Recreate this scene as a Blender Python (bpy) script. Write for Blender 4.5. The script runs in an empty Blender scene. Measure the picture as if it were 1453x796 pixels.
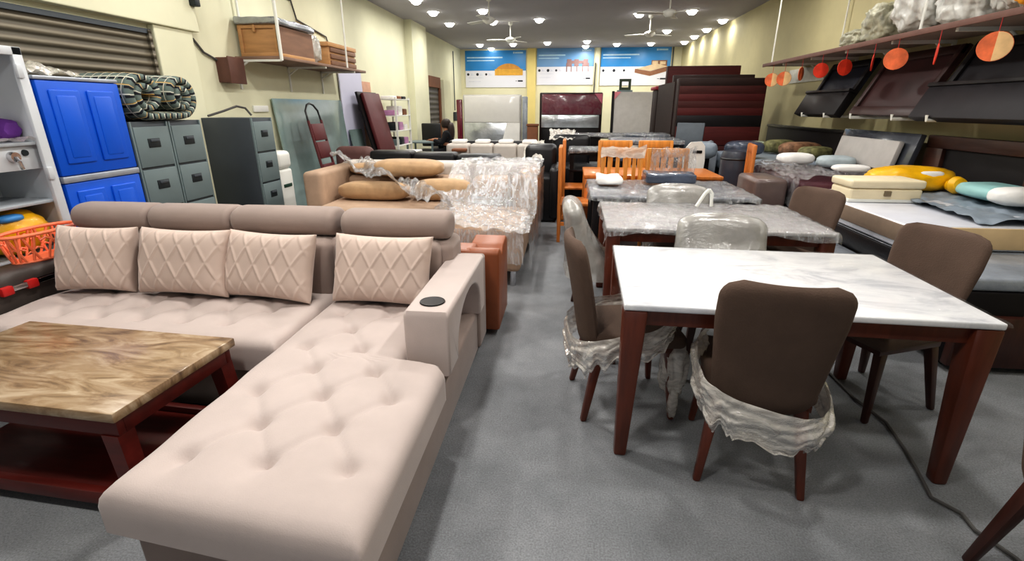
import bpy, bmesh, math, random
from mathutils import Vector, Matrix, noise
random.seed(7)
PI = math.pi
R = math.radians
col = bpy.context.scene.collection
MATS = {}

# ---------------------------------------------------------------- helpers
def T(x=0, y=0, z=0, rx=0, ry=0, rz=0):
    return Matrix.Translation((x, y, z)) @ Matrix.Rotation(R(rz), 4, 'Z') @ Matrix.Rotation(R(ry), 4, 'Y') @ Matrix.Rotation(R(rx), 4, 'X')

def nz(p, s=1.0, o=0.0):
    return noise.noise(Vector((p[0]*s+o, p[1]*s+o*1.7, p[2]*s-o)))

def merge(dst, src):
    me = bpy.data.meshes.new('tmp'); src.to_mesh(me); src.free(); dst.from_mesh(me); bpy.data.meshes.remove(me)
    return dst

def BM(): return bmesh.new()

def rbox(bm, x0, x1, y0, y1, z0, z1, r=0.0, seg=2, m=None):
    t = bmesh.new()
    bmesh.ops.create_cube(t, size=1)
    for v in t.verts:
        v.co = Vector(((x0+x1)/2+v.co.x*(x1-x0), (y0+y1)/2+v.co.y*(y1-y0), (z0+z1)/2+v.co.z*(z1-z0)))
    if r > 0:
        bmesh.ops.bevel(t, geom=list(t.edges), offset=min(r, .49*min(abs(x1-x0), abs(y1-y0), abs(z1-z0))), segments=seg, profile=.5, affect='EDGES')
    if m is not None: t.transform(m)
    return merge(bm, t)

def cyl(bm, p0, p1, r0, r1=None, n=16, cap=True):
    r1 = r0 if r1 is None else r1
    p0, p1 = Vector(p0), Vector(p1); d = p1-p0
    t = bmesh.new()
    bmesh.ops.create_cone(t, cap_ends=cap, segments=n, radius1=r0, radius2=r1, depth=d.length)
    t.transform(Matrix.Translation((p0+p1)/2) @ d.to_track_quat('Z', 'Y').to_matrix().to_4x4())
    return merge(bm, t)

def tube(bm, pts, r, n=8):
    pts = [Vector(p) for p in pts]; rings = []
    up = Vector((0, 0, 1))
    for i, p in enumerate(pts):
        d = (pts[min(i+1, len(pts)-1)] - pts[max(i-1, 0)]).normalized()
        a = d.cross(up)
        if a.length < .1: a = d.cross(Vector((1, 0, 0)))
        a.normalize(); b = d.cross(a)
        rings.append([bm.verts.new(p + r*(math.cos(2*PI*k/n)*a + math.sin(2*PI*k/n)*b)) for k in range(n)])
    for i in range(len(rings)-1):
        for k in range(n):
            bm.faces.new((rings[i][k], rings[i][(k+1) % n], rings[i+1][(k+1) % n], rings[i+1][k]))
    bm.faces.new(rings[0][::-1]); bm.faces.new(rings[-1])
    return bm

def lathe(bm, prof, c=(0, 0, 0), n=24, m=None):
    t = bmesh.new(); rings = []
    for r, z in prof:
        if r < 1e-5: rings.append([t.verts.new((0, 0, z))])
        else: rings.append([t.verts.new((r*math.cos(2*PI*k/n), r*math.sin(2*PI*k/n), z)) for k in range(n)])
    for a, b in zip(rings, rings[1:]):
        for k in range(n):
            k2 = (k+1) % n
            if len(a) == 1 and len(b) == 1: continue
            if len(a) == 1: t.faces.new((a[0], b[k2], b[k]))
            elif len(b) == 1: t.faces.new((a[k], a[k2], b[0]))
            else: t.faces.new((a[k], a[k2], b[k2], b[k]))
    t.transform((m or Matrix.Identity(4)) if m is not None else Matrix.Translation(c))
    return merge(bm, t)

def grid(bm, nu, nv, f, closed=False, uv=None):
    V = [[bm.verts.new(f(i/(nu-1 if not closed else nu), j/(nv-1))) for i in range(nu)] for j in range(nv)]
    for j in range(nv-1):
        for i in range(nu if closed else nu-1):
            i2 = (i+1) % nu
            bm.faces.new((V[j][i], V[j][i2], V[j+1][i2], V[j+1][i]))
    return V

def solid(bm, nu, nv, pos, thick, nrm, m=None):
    """closed panel: pos(u,v) mid surface, thick(u,v)->(front,back) offsets along nrm(u,v)"""
    t = bmesh.new(); F = []; B = []
    for j in range(nv):
        fr, br = [], []
        for i in range(nu):
            u, v = i/(nu-1), j/(nv-1)
            p, n, (a, b) = Vector(pos(u, v)), Vector(nrm(u, v)), thick(u, v)
            fr.append(t.verts.new(p+n*a)); br.append(t.verts.new(p-n*b))
        F.append(fr); B.append(br)
    for j in range(nv-1):
        for i in range(nu-1):
            t.faces.new((F[j][i], F[j][i+1], F[j+1][i+1], F[j+1][i]))
            t.faces.new((B[j][i], B[j+1][i], B[j+1][i+1], B[j][i+1]))
    for i in range(nu-1):
        t.faces.new((F[0][i], B[0][i], B[0][i+1], F[0][i+1])); t.faces.new((F[-1][i], F[-1][i+1], B[-1][i+1], B[-1][i]))
    for j in range(nv-1):
        t.faces.new((F[j][0], F[j+1][0], B[j+1][0], B[j][0])); t.faces.new((F[j][-1], B[j][-1], B[j+1][-1], F[j+1][-1]))
    bmesh.ops.recalc_face_normals(t, faces=list(t.faces))
    if m is not None: t.transform(m)
    return merge(bm, t)

def prism(bm, pts, axis, a, b, m=None):
    """extrude a 2D outline along an axis between a and b"""
    t = bmesh.new()
    mk = {'x': lambda p, q: (q, p[0], p[1]), 'y': lambda p, q: (p[0], q, p[1]), 'z': lambda p, q: (p[0], p[1], q)}[axis]
    A = [t.verts.new(mk(p, a)) for p in pts]; B_ = [t.verts.new(mk(p, b)) for p in pts]
    t.faces.new(A); t.faces.new(B_[::-1])
    for i in range(len(pts)):
        k = (i+1) % len(pts); t.faces.new((A[i], B_[i], B_[k], A[k]))
    bmesh.ops.recalc_face_normals(t, faces=list(t.faces))
    if m is not None: t.transform(m)
    return merge(bm, t)

def blob(bm, c, s, amp=.15, fr=3., seed=0, sub=4, flat=None, m=None):
    t = bmesh.new(); bmesh.ops.create_icosphere(t, subdivisions=sub, radius=1)
    for v in t.verts:
        n = v.co.normalized()
        k = 1 + amp*(nz(n, fr, seed) + .5*nz(n, fr*2.3, seed+5))
        p = n*k
        p = Vector([math.copysign(abs(q)**.75, q) for q in p])
        v.co = Vector((p.x*s[0], p.y*s[1], p.z*s[2]))
        if flat is not None and v.co.z < -flat: v.co.z = -flat
    if m is not None: t.transform(m)
    t.transform(Matrix.Translation(c))
    return merge(bm, t)

def sheet(bm, nu, nv, f, amp=.01, fr=12, seed=0):
    def g(u, v):
        p = Vector(f(u, v))
        w = abs(nz(p, fr, seed)); w2 = nz(p, fr*2.7, seed+9)
        p.z += amp*(1.6*w+.6*w2); p.x += amp*.5*nz(p, fr, seed+3); p.y += amp*.5*nz(p, fr, seed+4)
        return p
    grid(bm, nu, nv, g); return bm

def finish(name, bm, mat, inv=None, smooth=True, ang=38):
    bmesh.ops.remove_doubles(bm, verts=list(bm.verts), dist=1e-5)
    if inv is not None: bm.transform(inv)
    me = bpy.data.meshes.new(name); bm.to_mesh(me); bm.free()
    for m in (mat if isinstance(mat, (list, tuple)) else [mat]): me.materials.append(m)
    if smooth:
        for p in me.polygons: p.use_smooth = True
        me.set_sharp_from_angle(angle=R(ang))
    o = bpy.data.objects.new(name, me); col.objects.link(o)
    return o

def obj(name, bm, mat, parent, smooth=True, label=None, ang=38):
    o = finish(name, bm, mat, MATS[parent.name].inverted(), smooth, ang)
    o.parent = parent; MATS[o.name] = MATS[parent.name]
    if label: o['label'] = label
    return o

def thing(name, label, cat, loc=(0, 0, 0), rz=0, group=None):
    o = bpy.data.objects.new(name, None); o.empty_display_size = .1; col.objects.link(o)
    o.location = loc; o.rotation_euler = (0, 0, R(rz)); o['label'] = label; o['category'] = cat
    if group: o['group'] = group
    MATS[o.name] = T(*loc, rz=rz)
    return o

def single(name, bm, mat, label, cat, group=None, smooth=True, kind=None, ang=38):
    lo = Vector([min(v.co[i] for v in bm.verts) for i in range(3)]); hi = Vector([max(v.co[i] for v in bm.verts) for i in range(3)])
    c = Vector(((lo.x+hi.x)/2, (lo.y+hi.y)/2, lo.z))
    o = finish(name, bm, mat, Matrix.Translation(-c), smooth, ang); o.location = c
    MATS[o.name] = Matrix.Translation(c)
    o['label'] = label; o['category'] = cat
    if group: o['group'] = group
    if kind: o['kind'] = kind
    return o

def struct(name, bm, mat, parent=None, smooth=False):
    o = finish(name, bm, mat, None if parent is None else MATS[parent.name].inverted(), smooth)
    MATS[o.name] = Matrix.Identity(4)
    if parent is not None: o.parent = parent
    else: o['kind'] = 'structure'
    return o

def place(o, loc, rz=0):
    o.location = loc; o.rotation_euler = (0, 0, R(rz)); MATS[o.name] = T(*loc, rz=rz); return o

def dup(root, loc, rz=0, label=None, group=None):
    r = root.copy(); col.objects.link(r); r.location = loc; r.rotation_euler = (0, 0, R(rz)); MATS[r.name] = T(*loc, rz=rz)
    if label: r['label'] = label
    if group: r['group'] = group
    for ch in list(root.children):
        c = ch.copy(); col.objects.link(c); c.parent = r; MATS[c.name] = MATS[r.name]
        for g in ch.children:
            d = g.copy(); col.objects.link(d); d.parent = c; MATS[d.name] = MATS[r.name]
    return r

# ---------------------------------------------------------------- materials
def lin(c):
    return tuple(((x/255)/12.92 if x/255 <= .04045 else ((x/255+.055)/1.055)**2.4) for x in c)

def nodes(name):
    m = bpy.data.materials.new(name); m.use_nodes = True
    nt = m.node_tree; b = nt.nodes['Principled BSDF']
    return m, nt, b

def coords(nt, kind='Object', sc=(1, 1, 1), rot=(0, 0, 0)):
    tc = nt.nodes.new('ShaderNodeTexCoord'); mp = nt.nodes.new('ShaderNodeMapping')
    mp.inputs['Scale'].default_value = sc; mp.inputs['Rotation'].default_value = rot
    nt.links.new(tc.outputs[kind], mp.inputs[0]); return mp.outputs[0]

def ntex(nt, vec, scale, detail=4, rough=.55, dist=0):
    n = nt.nodes.new('ShaderNodeTexNoise'); n.inputs['Scale'].default_value = scale; n.inputs['Detail'].default_value = detail
    n.inputs['Roughness'].default_value = rough; n.inputs['Distortion'].default_value = dist
    nt.links.new(vec, n.inputs['Vector']); return n.outputs['Fac']

def ramp(nt, fac, stops):
    r = nt.nodes.new('ShaderNodeValToRGB'); e = r.color_ramp.elements
    while len(e) < len(stops): e.new(.5)
    for q, (p, c) in zip(e, stops): q.position = p; q.color = (*c, 1)
    nt.links.new(fac, r.inputs[0]); return r.outputs[0]

def bump(nt, b, h, strength=.2, dist=.01):
    k = nt.nodes.new('ShaderNodeBump'); k.inputs['Strength'].default_value = strength; k.inputs['Distance'].default_value = dist
    nt.links.new(h, k.inputs['Height']); nt.links.new(k.outputs[0], b.inputs['Normal'])

def M(name, c, rough=.6, metal=0, sc=8, amt=.12, bmp=0, bsc=None, coat=0, sheen=0, stretch=(1, 1, 1), spec=None):
    m, nt, b = nodes(name)
    c = lin(c); v = coords(nt, sc=stretch)
    f = ntex(nt, v, sc)
    nt.links.new(ramp(nt, f, [(.3, tuple(x*(1-amt) for x in c)), (.7, tuple(min(1, x*(1+amt)) for x in c))]), b.inputs['Base Color'])
    b.inputs['Roughness'].default_value = rough; b.inputs['Metallic'].default_value = metal
    b.inputs['Coat Weight'].default_value = coat; b.inputs['Coat Roughness'].default_value = .08
    if sheen: b.inputs['Sheen Weight'].default_value = sheen; b.inputs['Sheen Roughness'].default_value = .4
    if spec is not None: b.inputs['Specular IOR Level'].default_value = spec
    if bmp: bump(nt, b, ntex(nt, v, bsc or sc*6, 3), bmp, .008)
    return m

def emis(name, c, s):
    m, nt, b = nodes(name); b.inputs['Base Color'].default_value = (*lin(c), 1)
    b.inputs['Emission Color'].default_value = (*lin(c), 1); b.inputs['Emission Strength'].default_value = s
    return m

def marble(name, base, mid, vein, sc, stretch, rough=.15, rot=(0, 0, 0), pos=(.3, .5, .68), coat=.4):
    m, nt, b = nodes(name); v = coords(nt, sc=stretch, rot=rot)
    f = ntex(nt, v, sc, 8, .62, 1.6)
    nt.links.new(ramp(nt, f, [(pos[0], lin(vein)), (pos[1], lin(mid)), (pos[2], lin(base))]), b.inputs['Base Color'])
    b.inputs['Roughness'].default_value = rough; b.inputs['Coat Weight'].default_value = coat; b.inputs['Coat Roughness'].default_value = .05
    return m

def plastic(name, tint=(246, 248, 250), opac=(.08, .5), gloss=.35, rough=.12, sc=9, bs=.8, stretch=(1, 1, 1)):
    """thin crumpled clear film: see-through with milky folds and sharp glints"""
    m = bpy.data.materials.new(name); m.use_nodes = True; nt = m.node_tree; nt.nodes.clear()
    out = nt.nodes.new('ShaderNodeOutputMaterial'); v = coords(nt, sc=stretch)
    tr = nt.nodes.new('ShaderNodeBsdfTransparent'); tr.inputs[0].default_value = (.97, .97, .97, 1)
    pb = nt.nodes.new('ShaderNodeBsdfPrincipled'); pb.inputs['Base Color'].default_value = (*lin(tint), 1)
    pb.inputs['Roughness'].default_value = rough; pb.inputs['Specular IOR Level'].default_value = .9
    f = ntex(nt, v, sc, 6, .6, 1.2)
    bp = nt.nodes.new('ShaderNodeBump'); bp.inputs['Strength'].default_value = bs; bp.inputs['Distance'].default_value = .02
    nt.links.new(ntex(nt, v, sc*2.2, 5, .6, 2.0), bp.inputs['Height'])
    nt.links.new(bp.outputs[0], pb.inputs['Normal'])
    gl = nt.nodes.new('ShaderNodeBsdfGlossy'); gl.inputs['Roughness'].default_value = rough*.8
    nt.links.new(bp.outputs[0], gl.inputs['Normal'])
    fr = nt.nodes.new('ShaderNodeFresnel'); fr.inputs[0].default_value = 1.45; nt.links.new(bp.outputs[0], fr.inputs['Normal'])
    mr = nt.nodes.new('ShaderNodeMapRange'); mr.inputs[1].default_value = .35; mr.inputs[2].default_value = .72
    mr.inputs[3].default_value = opac[0]; mr.inputs[4].default_value = opac[1]; nt.links.new(f, mr.inputs[0])
    m1 = nt.nodes.new('ShaderNodeMixShader'); nt.links.new(mr.outputs[0], m1.inputs[0]); nt.links.new(tr.outputs[0], m1.inputs[1]); nt.links.new(pb.outputs[0], m1.inputs[2])
    ad = nt.nodes.new('ShaderNodeMath'); ad.operation = 'MULTIPLY_ADD'; ad.inputs[1].default_value = gloss*1.6; ad.inputs[2].default_value = gloss*.12; ad.use_clamp = True
    nt.links.new(fr.outputs[0], ad.inputs[0])
    m2 = nt.nodes.new('ShaderNodeMixShader'); nt.links.new(ad.outputs[0], m2.inputs[0]); nt.links.new(m1.outputs[0], m2.inputs[1]); nt.links.new(gl.outputs[0], m2.inputs[2])
    nt.links.new(m2.outputs[0], out.inputs[0]); return m

def bands(name, c1, c2, scale, axis='Z', rough=.5, metal=0, amt=.5, bmp=.5):
    """regular corrugation or stripes"""
    m, nt, b = nodes(name); v = coords(nt)
    w = nt.nodes.new('ShaderNodeTexWave'); w.wave_type = 'BANDS'; w.bands_direction = axis; w.inputs['Scale'].default_value = scale
    w.inputs['Distortion'].default_value = .15; nt.links.new(v, w.inputs[0])
    nt.links.new(ramp(nt, w.outputs['Fac'], [(.2, lin(c1)), (.8, lin(c2))]), b.inputs['Base Color'])
    b.inputs['Roughness'].default_value = rough; b.inputs['Metallic'].default_value = metal
    if bmp: bump(nt, b, w.outputs['Fac'], bmp, .02)
    return m

def plaid(name):
    m, nt, b = nodes(name)
    uvn = nt.nodes.new('ShaderNodeTexCoord'); sep = nt.nodes.new('ShaderNodeSeparateXYZ'); nt.links.new(uvn.outputs['UV'], sep.inputs[0])
    def stripe(sock, sc, w):
        a = nt.nodes.new('ShaderNodeMath'); a.operation = 'MULTIPLY'; a.inputs[1].default_value = sc; nt.links.new(sock, a.inputs[0])
        f = nt.nodes.new('ShaderNodeMath'); f.operation = 'FRACT'; nt.links.new(a.outputs[0], f.inputs[0])
        l = nt.nodes.new('ShaderNodeMath'); l.operation = 'LESS_THAN'; l.inputs[1].default_value = w; nt.links.new(f.outputs[0], l.inputs[0])
        return l.outputs[0]
    def mix(fac, a, bcol):
        x = nt.nodes.new('ShaderNodeMix'); x.data_type = 'RGBA'; nt.links.new(fac, x.inputs[0])
        if isinstance(a, tuple): x.inputs[6].default_value = (*a, 1)
        else: nt.links.new(a, x.inputs[6])
        x.inputs[7].default_value = (*bcol, 1); return x.outputs[2]
    c = mix(stripe(sep.outputs[0], 16, .45), lin((104, 118, 112)), lin((24, 28, 36)))
    c = mix(stripe(sep.outputs[1], 14, .35), c, lin((96, 108, 104)))
    c = mix(stripe(sep.outputs[0], 16.0, .14), c, lin((205, 205, 190)))
    c = mix(stripe(sep.outputs[1], 14.0, .12), c, lin((200, 196, 180)))
    c = mix(stripe(sep.outputs[0], 8, .05), c, lin((190, 150, 70)))
    nt.links.new(c, b.inputs['Base Color']); b.inputs['Roughness'].default_value = .9
    return m

m_floor = None
def floor_mat():
    m, nt, b = nodes('grey_carpet'); v = coords(nt)
    a = ntex(nt, v, 1.3, 6, .65); f = ntex(nt, v, 140, 3, .7)
    mx = nt.nodes.new('ShaderNodeMix'); mx.data_type = 'RGBA'; mx.blend_type = 'OVERLAY'; mx.inputs[0].default_value = .75
    nt.links.new(ramp(nt, a, [(.3, lin((108, 111, 114))), (.55, lin((132, 134, 137))), (.75, lin((150, 152, 154)))]), mx.inputs[6])
    nt.links.new(ramp(nt, f, [(.3, (.3, .3, .3)), (.7, (.7, .7, .7))]), mx.inputs[7])
    nt.links.new(mx.outputs[2], b.inputs['Base Color']); b.inputs['Roughness'].default_value = .95
    bump(nt, b, f, .5, .006); return m

FLOOR = floor_mat()
WALL_L = M('left_wall_paint', (220, 218, 190), .75, sc=1.5, amt=.05)
WALL_R = M('right_wall_paint', (196, 187, 146), .75, sc=1.5, amt=.08)
WALL_B = M('back_wall_paint', (228, 223, 192), .75, sc=1.5, amt=.05)
PILLAR = M('yellow_pillar_paint', (232, 212, 140), .75, sc=1.5, amt=.05)
CEIL = M('ceiling_paint', (172, 169, 176), .85, sc=.8, amt=.05)
SHUT = bands('shutter_steel', (86, 80, 68), (128, 120, 104), 4.2, 'Z', .55, .2, bmp=.9)
SHUT2 = bands('far_shutter_steel', (72, 68, 66), (104, 100, 98), 2.2, 'Z', .55, .2, bmp=.9)
RUST = M('rusty_brown', (122, 76, 50), .7)
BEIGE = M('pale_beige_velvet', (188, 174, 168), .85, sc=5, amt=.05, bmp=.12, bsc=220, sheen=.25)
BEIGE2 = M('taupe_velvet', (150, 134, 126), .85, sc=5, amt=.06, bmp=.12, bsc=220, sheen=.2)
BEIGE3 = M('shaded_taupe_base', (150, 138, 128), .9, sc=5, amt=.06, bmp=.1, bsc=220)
PILLOW = M('pillow_velvet', (200, 180, 168), .8, sc=6, amt=.05, bmp=.1, bsc=220, sheen=.3)
BLACKPL = M('black_plastic', (18, 18, 18), .35)
ORANGE = M('tan_leather', (142, 80, 48), .42, sc=5, amt=.1, bmp=.1, bsc=60)
REDWOOD = M('red_stained_wood', (92, 28, 22), .4, sc=3, amt=.25, stretch=(1, 8, 8), coat=.2)
CHERRY = M('cherry_wood', (96, 45, 28), .38, sc=4, amt=.25, stretch=(8, 8, 1), coat=.25)
CHERRY_D = M('dark_cherry_wood', (64, 32, 24), .4, sc=4, amt=.25, stretch=(8, 8, 1), coat=.2)
HONEY = M('honey_wood', (212, 142, 64), .4, sc=4, amt=.2, stretch=(8, 8, 1), coat=.2)
ORWOOD = M('orange_wood', (194, 116, 50), .4, sc=4, amt=.2, stretch=(8, 8, 1), coat=.2)
MAHOG = M('mahogany_board', (66, 28, 25), .6, sc=3, amt=.2, stretch=(1, 1, 14), spec=.3)
MAHOG2 = M('reddish_mahogany', (78, 28, 27), .6, sc=3, amt=.18, stretch=(1, 1, 14), spec=.3)
WENGE = M('wenge_board', (42, 27, 24), .55, sc=3, amt=.2, stretch=(1, 1, 10), spec=.3)
BLACKW = M('black_brown_board', (24, 20, 22), .5, sc=3, amt=.2, spec=.3)
BLACKL = M('black_leather', (24, 24, 27), .38, sc=12, amt=.15, bmp=.15, bsc=60)
DKBROWN = M('dark_brown_leather', (74, 66, 62), .5, sc=8, amt=.12, bmp=.1, bsc=70)
CHAIRF = M('brown_chair_fabric', (92, 74, 63), .9, sc=9, amt=.1, bmp=.25, bsc=160)
CHAIRD = M('dark_brown_chair_fabric', (58, 46, 40), .9, sc=9, amt=.1, bmp=.25, bsc=160)
MARBLE_W = marble('white_marble', (246, 246, 246), (234, 234, 236), (196, 198, 204), 2.2, (1.0, 2.0, 1), .2, (0, 0, .5), (.3, .46, .6), coat=.2)
MARBLE_G = marble('grey_marble_with_glare', (242, 239, 239), (226, 221, 220), (190, 186, 188), 2.5, (1, 2, 1), .16, (0, 0, .3), (.3, .48, .66), coat=.6)  # white glare on the second tabletop is put into these lighter tones
MARBLE_B = marble('brown_marble', (184, 164, 138), (148, 122, 92), (84, 62, 44), 4.6, (.7, 2.4, 1), .28, (0, 0, .6), (.3, .48, .66), coat=.15)
BLUE = M('blue_plastic', (0, 88, 206), .4, sc=2, amt=.06)
SILVER = M('silver_trim', (170, 176, 186), .35, .5)
ALMI = M('light_grey_steel', (206, 210, 214), .42, .1, sc=2, amt=.04)
ALMI_IN = M('grey_steel_inside', (168, 174, 180), .5, .1, sc=2, amt=.05)
GREYC = M('grey_steel_cabinet', (112, 126, 128), .5, .1, sc=3, amt=.05)
GREYD = M('dark_grey_steel_side', (70, 76, 82), .55, .1, sc=3, amt=.06)
DKSLOT = M('dark_recess', (26, 34, 38), .5)
CHROME = M('chrome', (205, 205, 208), .18, 1)
WHITEP = M('white_painted_metal', (226, 226, 218), .5, sc=4, amt=.05)
WHITEPL = M('white_plastic', (228, 228, 222), .4, sc=3, amt=.04)
CREAMBOX = M('cream_box', (232, 218, 186), .5, sc=4, amt=.06)
SHELFW = M('brown_grey_shelf_board', (134, 108, 92), .7, sc=3, amt=.15)
SHELFD = M('dusty_shelf_board', (150, 136, 126), .7, sc=3, amt=.12)
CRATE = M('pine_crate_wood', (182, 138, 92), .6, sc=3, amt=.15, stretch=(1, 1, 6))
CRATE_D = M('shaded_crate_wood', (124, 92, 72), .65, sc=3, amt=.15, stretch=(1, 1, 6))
FOIL = M('silver_wrap', (170, 174, 180), .22, .75, sc=5, amt=.25, bmp=.9, bsc=22)
GREYWRAP = M('grey_plastic_sheeting', (146, 152, 160), .25, .05, sc=4, amt=.22, bmp=.7, bsc=18, coat=.4)
DARKWRAP = M('dark_blue_grey_wrap', (74, 82, 98), .25, .05, sc=4, amt=.4, bmp=.7, bsc=18, coat=.5)
BLUEGREY = M('blue_grey_sheeting', (136, 147, 158), .4, 0, sc=3, amt=.2, bmp=.4, bsc=12)
GOLD = M('gold_beige_cushion', (176, 144, 108), .7, sc=10, amt=.12, bmp=.15, bsc=60, sheen=.2)
SAND = M('sand_upholstery', (176, 150, 128), .8, sc=7, amt=.1, bmp=.15, bsc=80)
CREAMF = M('cream_leather', (190, 182, 174), .55, sc=5, amt=.06)
YELLOW = M('yellow_wrap', (240, 180, 20), .35, sc=6, amt=.2, bmp=.5, bsc=14, coat=.3)
CORAL = M('coral_plastic', (244, 130, 90), .4, sc=5, amt=.06)
PURPLE = M('purple_cloth', (96, 44, 130), .7, sc=8, amt=.2, bmp=.3)
REDPL = M('red_plastic', (190, 36, 34), .4)
MAROON = M('maroon_leatherette', (88, 31, 35), .5, sc=5, amt=.12)
MAROONG = M('maroon_plastic_glossy', (104, 26, 46), .2, sc=4, amt=.2, bmp=.5, bsc=14, coat=.7)
BROWNMET = M('brown_meter_box', (98, 66, 56), .6)
LAVENDER = M('pale_lavender_board', (206, 206, 226), .5, sc=2, amt=.03)
GLASSG = M('green_glass_with_reflection', (142, 162, 160), .1, sc=1.2, amt=.25, coat=.8)  # pale base colour stands in for reflections on the leaning panes
TEAL = M('aqua_cover', (152, 198, 196), .5, sc=5, amt=.08)
WHITEF = M('white_fabric', (236, 234, 230), .8, sc=6, amt=.05, bmp=.25, bsc=14)
GREYF = M('grey_fabric_panel', (188, 184, 180), .9, sc=8, amt=.06, bmp=.25, bsc=150)
FLORAL = M('floral_green_brown', (118, 116, 78), .7, sc=14, amt=.6, bmp=.2)
FLORAL2 = M('floral_brown_cream', (140, 104, 78), .7, sc=12, amt=.6, bmp=.2)
WOODH = M('warm_dark_headboard', (66, 38, 28), .45, sc=3, amt=.25, stretch=(1, 1, 8), coat=.1)
LABELY = M('yellow_product_label', (226, 186, 106), .5, sc=14, amt=.3)
LABELB = M('blue_label_stripe', (60, 130, 190), .5)
CARDB = M('kraft_cardboard', (206, 180, 140), .8, sc=5, amt=.08)
DKCLOTH = M('black_clothing', (22, 22, 26), .9)
HAIR = M('dark_brown_hair', (44, 30, 24), .6, sc=30, amt=.3, stretch=(1, 1, .2))
SKIN = M('skin', (160, 112, 84), .6)
TAG_R = M('red_price_disc', (214, 60, 34), .6, sc=9, amt=.25)
TAG_O = M('orange_price_disc', (226, 112, 64), .6, sc=9, amt=.3)
TAG_P = M('pale_price_disc_face', (238, 196, 140), .6, sc=9, amt=.15)
CABLE = M('grey_cable', (78, 76, 74), .7)
LAMPW = emis('downlight_glow', (255, 252, 244), 14)
PW = plastic('clear_wrap', opac=(.06, .5), gloss=.45, stretch=(2.2, .7, 1))
PW_T = plastic('thin_clear_wrap', opac=(.0, .10), gloss=.06, sc=7, rough=.2, bs=.5)
PW_M = plastic('milky_wrap', tint=(246, 240, 230), opac=(.38, .92), gloss=.3, sc=7, bs=.4, stretch=(1, 1, 2.2))
PW_G = plastic('grey_translucent_bag', tint=(200, 198, 192), opac=(.42, .8), gloss=.3, sc=3, rough=.22, bs=.35)
PW_S = plastic('sofa_wrap_with_glare', opac=(.10, .6), gloss=.4, sc=7, stretch=(2.8, .6, .8), bs=.5)  # stretched milky streaks paint the glare on the wrapped sofa
# ================================================================ SETTING
XL, XR, YB, ZC, YF = -4.05, 3.85, 19.5, 3.5, -3.0
struct('floor', rbox(BM(), XL-.1, XR+.1, YF, YB+.1, -.1, 0), FLOOR)
struct('ceiling', rbox(BM(), XL-.1, XR+.1, YF, YB+.1, ZC, ZC+.1), CEIL)
struct('wall_left', rbox(BM(), XL-.12, XL, YF, YB, 0, ZC), WALL_L)
struct('wall_right', rbox(BM(), XR, XR+.12, YF, YB, 0, ZC), WALL_R)
struct('wall_back', rbox(BM(), XL, XR, YB, YB+.1, 0, ZC), WALL_B)
d1 = struct('door_1', rbox(BM(), XL, XL+.03, -2.5, 4.78, 0, 2.19), SHUT)
struct('shutter_rail', rbox(BM(), XL, XL+.06, 4.775, 4.81, 0, 2.2), SHUT, d1)
struct('shutter_hood', rbox(BM(), XL, XL+.05, -2.5, 4.82, 2.17, 2.21), GREYD, d1)
struct('trim_1', rbox(BM(), XL, XL+.1, YF, 5.44, 2.26, ZC, .01), WALL_L)
struct('trim_2', rbox(BM(), XL, XL+.07, 4.84, 5.36, 0, 2.26, .01), WALL_L)
struct('trim_3', rbox(BM(), XL, XL+.18, 12.9, 14.2, 0, ZC), WALL_L)
d2 = struct('door_2', rbox(BM(), XL, XL+.05, 14.35, 15.75, 0, 2.05), SHUT2)
struct('shutter_hood', rbox(BM(), XL, XL+.12, 14.3, 15.8, 2.05, 2.35, .01), RUST, d2)
struct('shutter_rail', rbox(BM(), XL, XL+.1, 15.75, 15.9, 0, 2.05), RUST, d2)
struct('trim_4', rbox(BM(), XL, XL+.18, 15.95, 16.9, 0, 2.3), WALL_L)
struct('trim_5', rbox(BM(), -1.58, -1.28, YB-.12, YB, 0, ZC), PILLAR)
struct('trim_6', rbox(BM(), .85, 1.0, YB-.1, YB, 0, ZC), WALL_B)
b = tube(BM(), [(-4.0, 18.0, 3.3), (-4.0, 18.0, 1.4)], .018); rbox(b, -4.04, -3.93, 17.9, 18.1, 1.05, 1.35, .01)
single('wall_conduit', b, GREYD, 'thin grey conduit with dark switch box on left wall beyond far shutter', 'conduit')
single('wall_conduit', tube(BM(), [(3.5+.04, YB-.03, ZC), (3.54, YB-.03, 1.3)], .02), GREYD, 'thin dark conduit running down back wall right of bed poster', 'conduit')
# back wall cable beside the middle poster
single('hanging_cable', tube(BM(), [(.86, YB-.16, 3.0), (.84, YB-.16, 1.7)], .022), CABLE, 'dark cable hanging down back wall beside table poster', 'cable')

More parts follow.
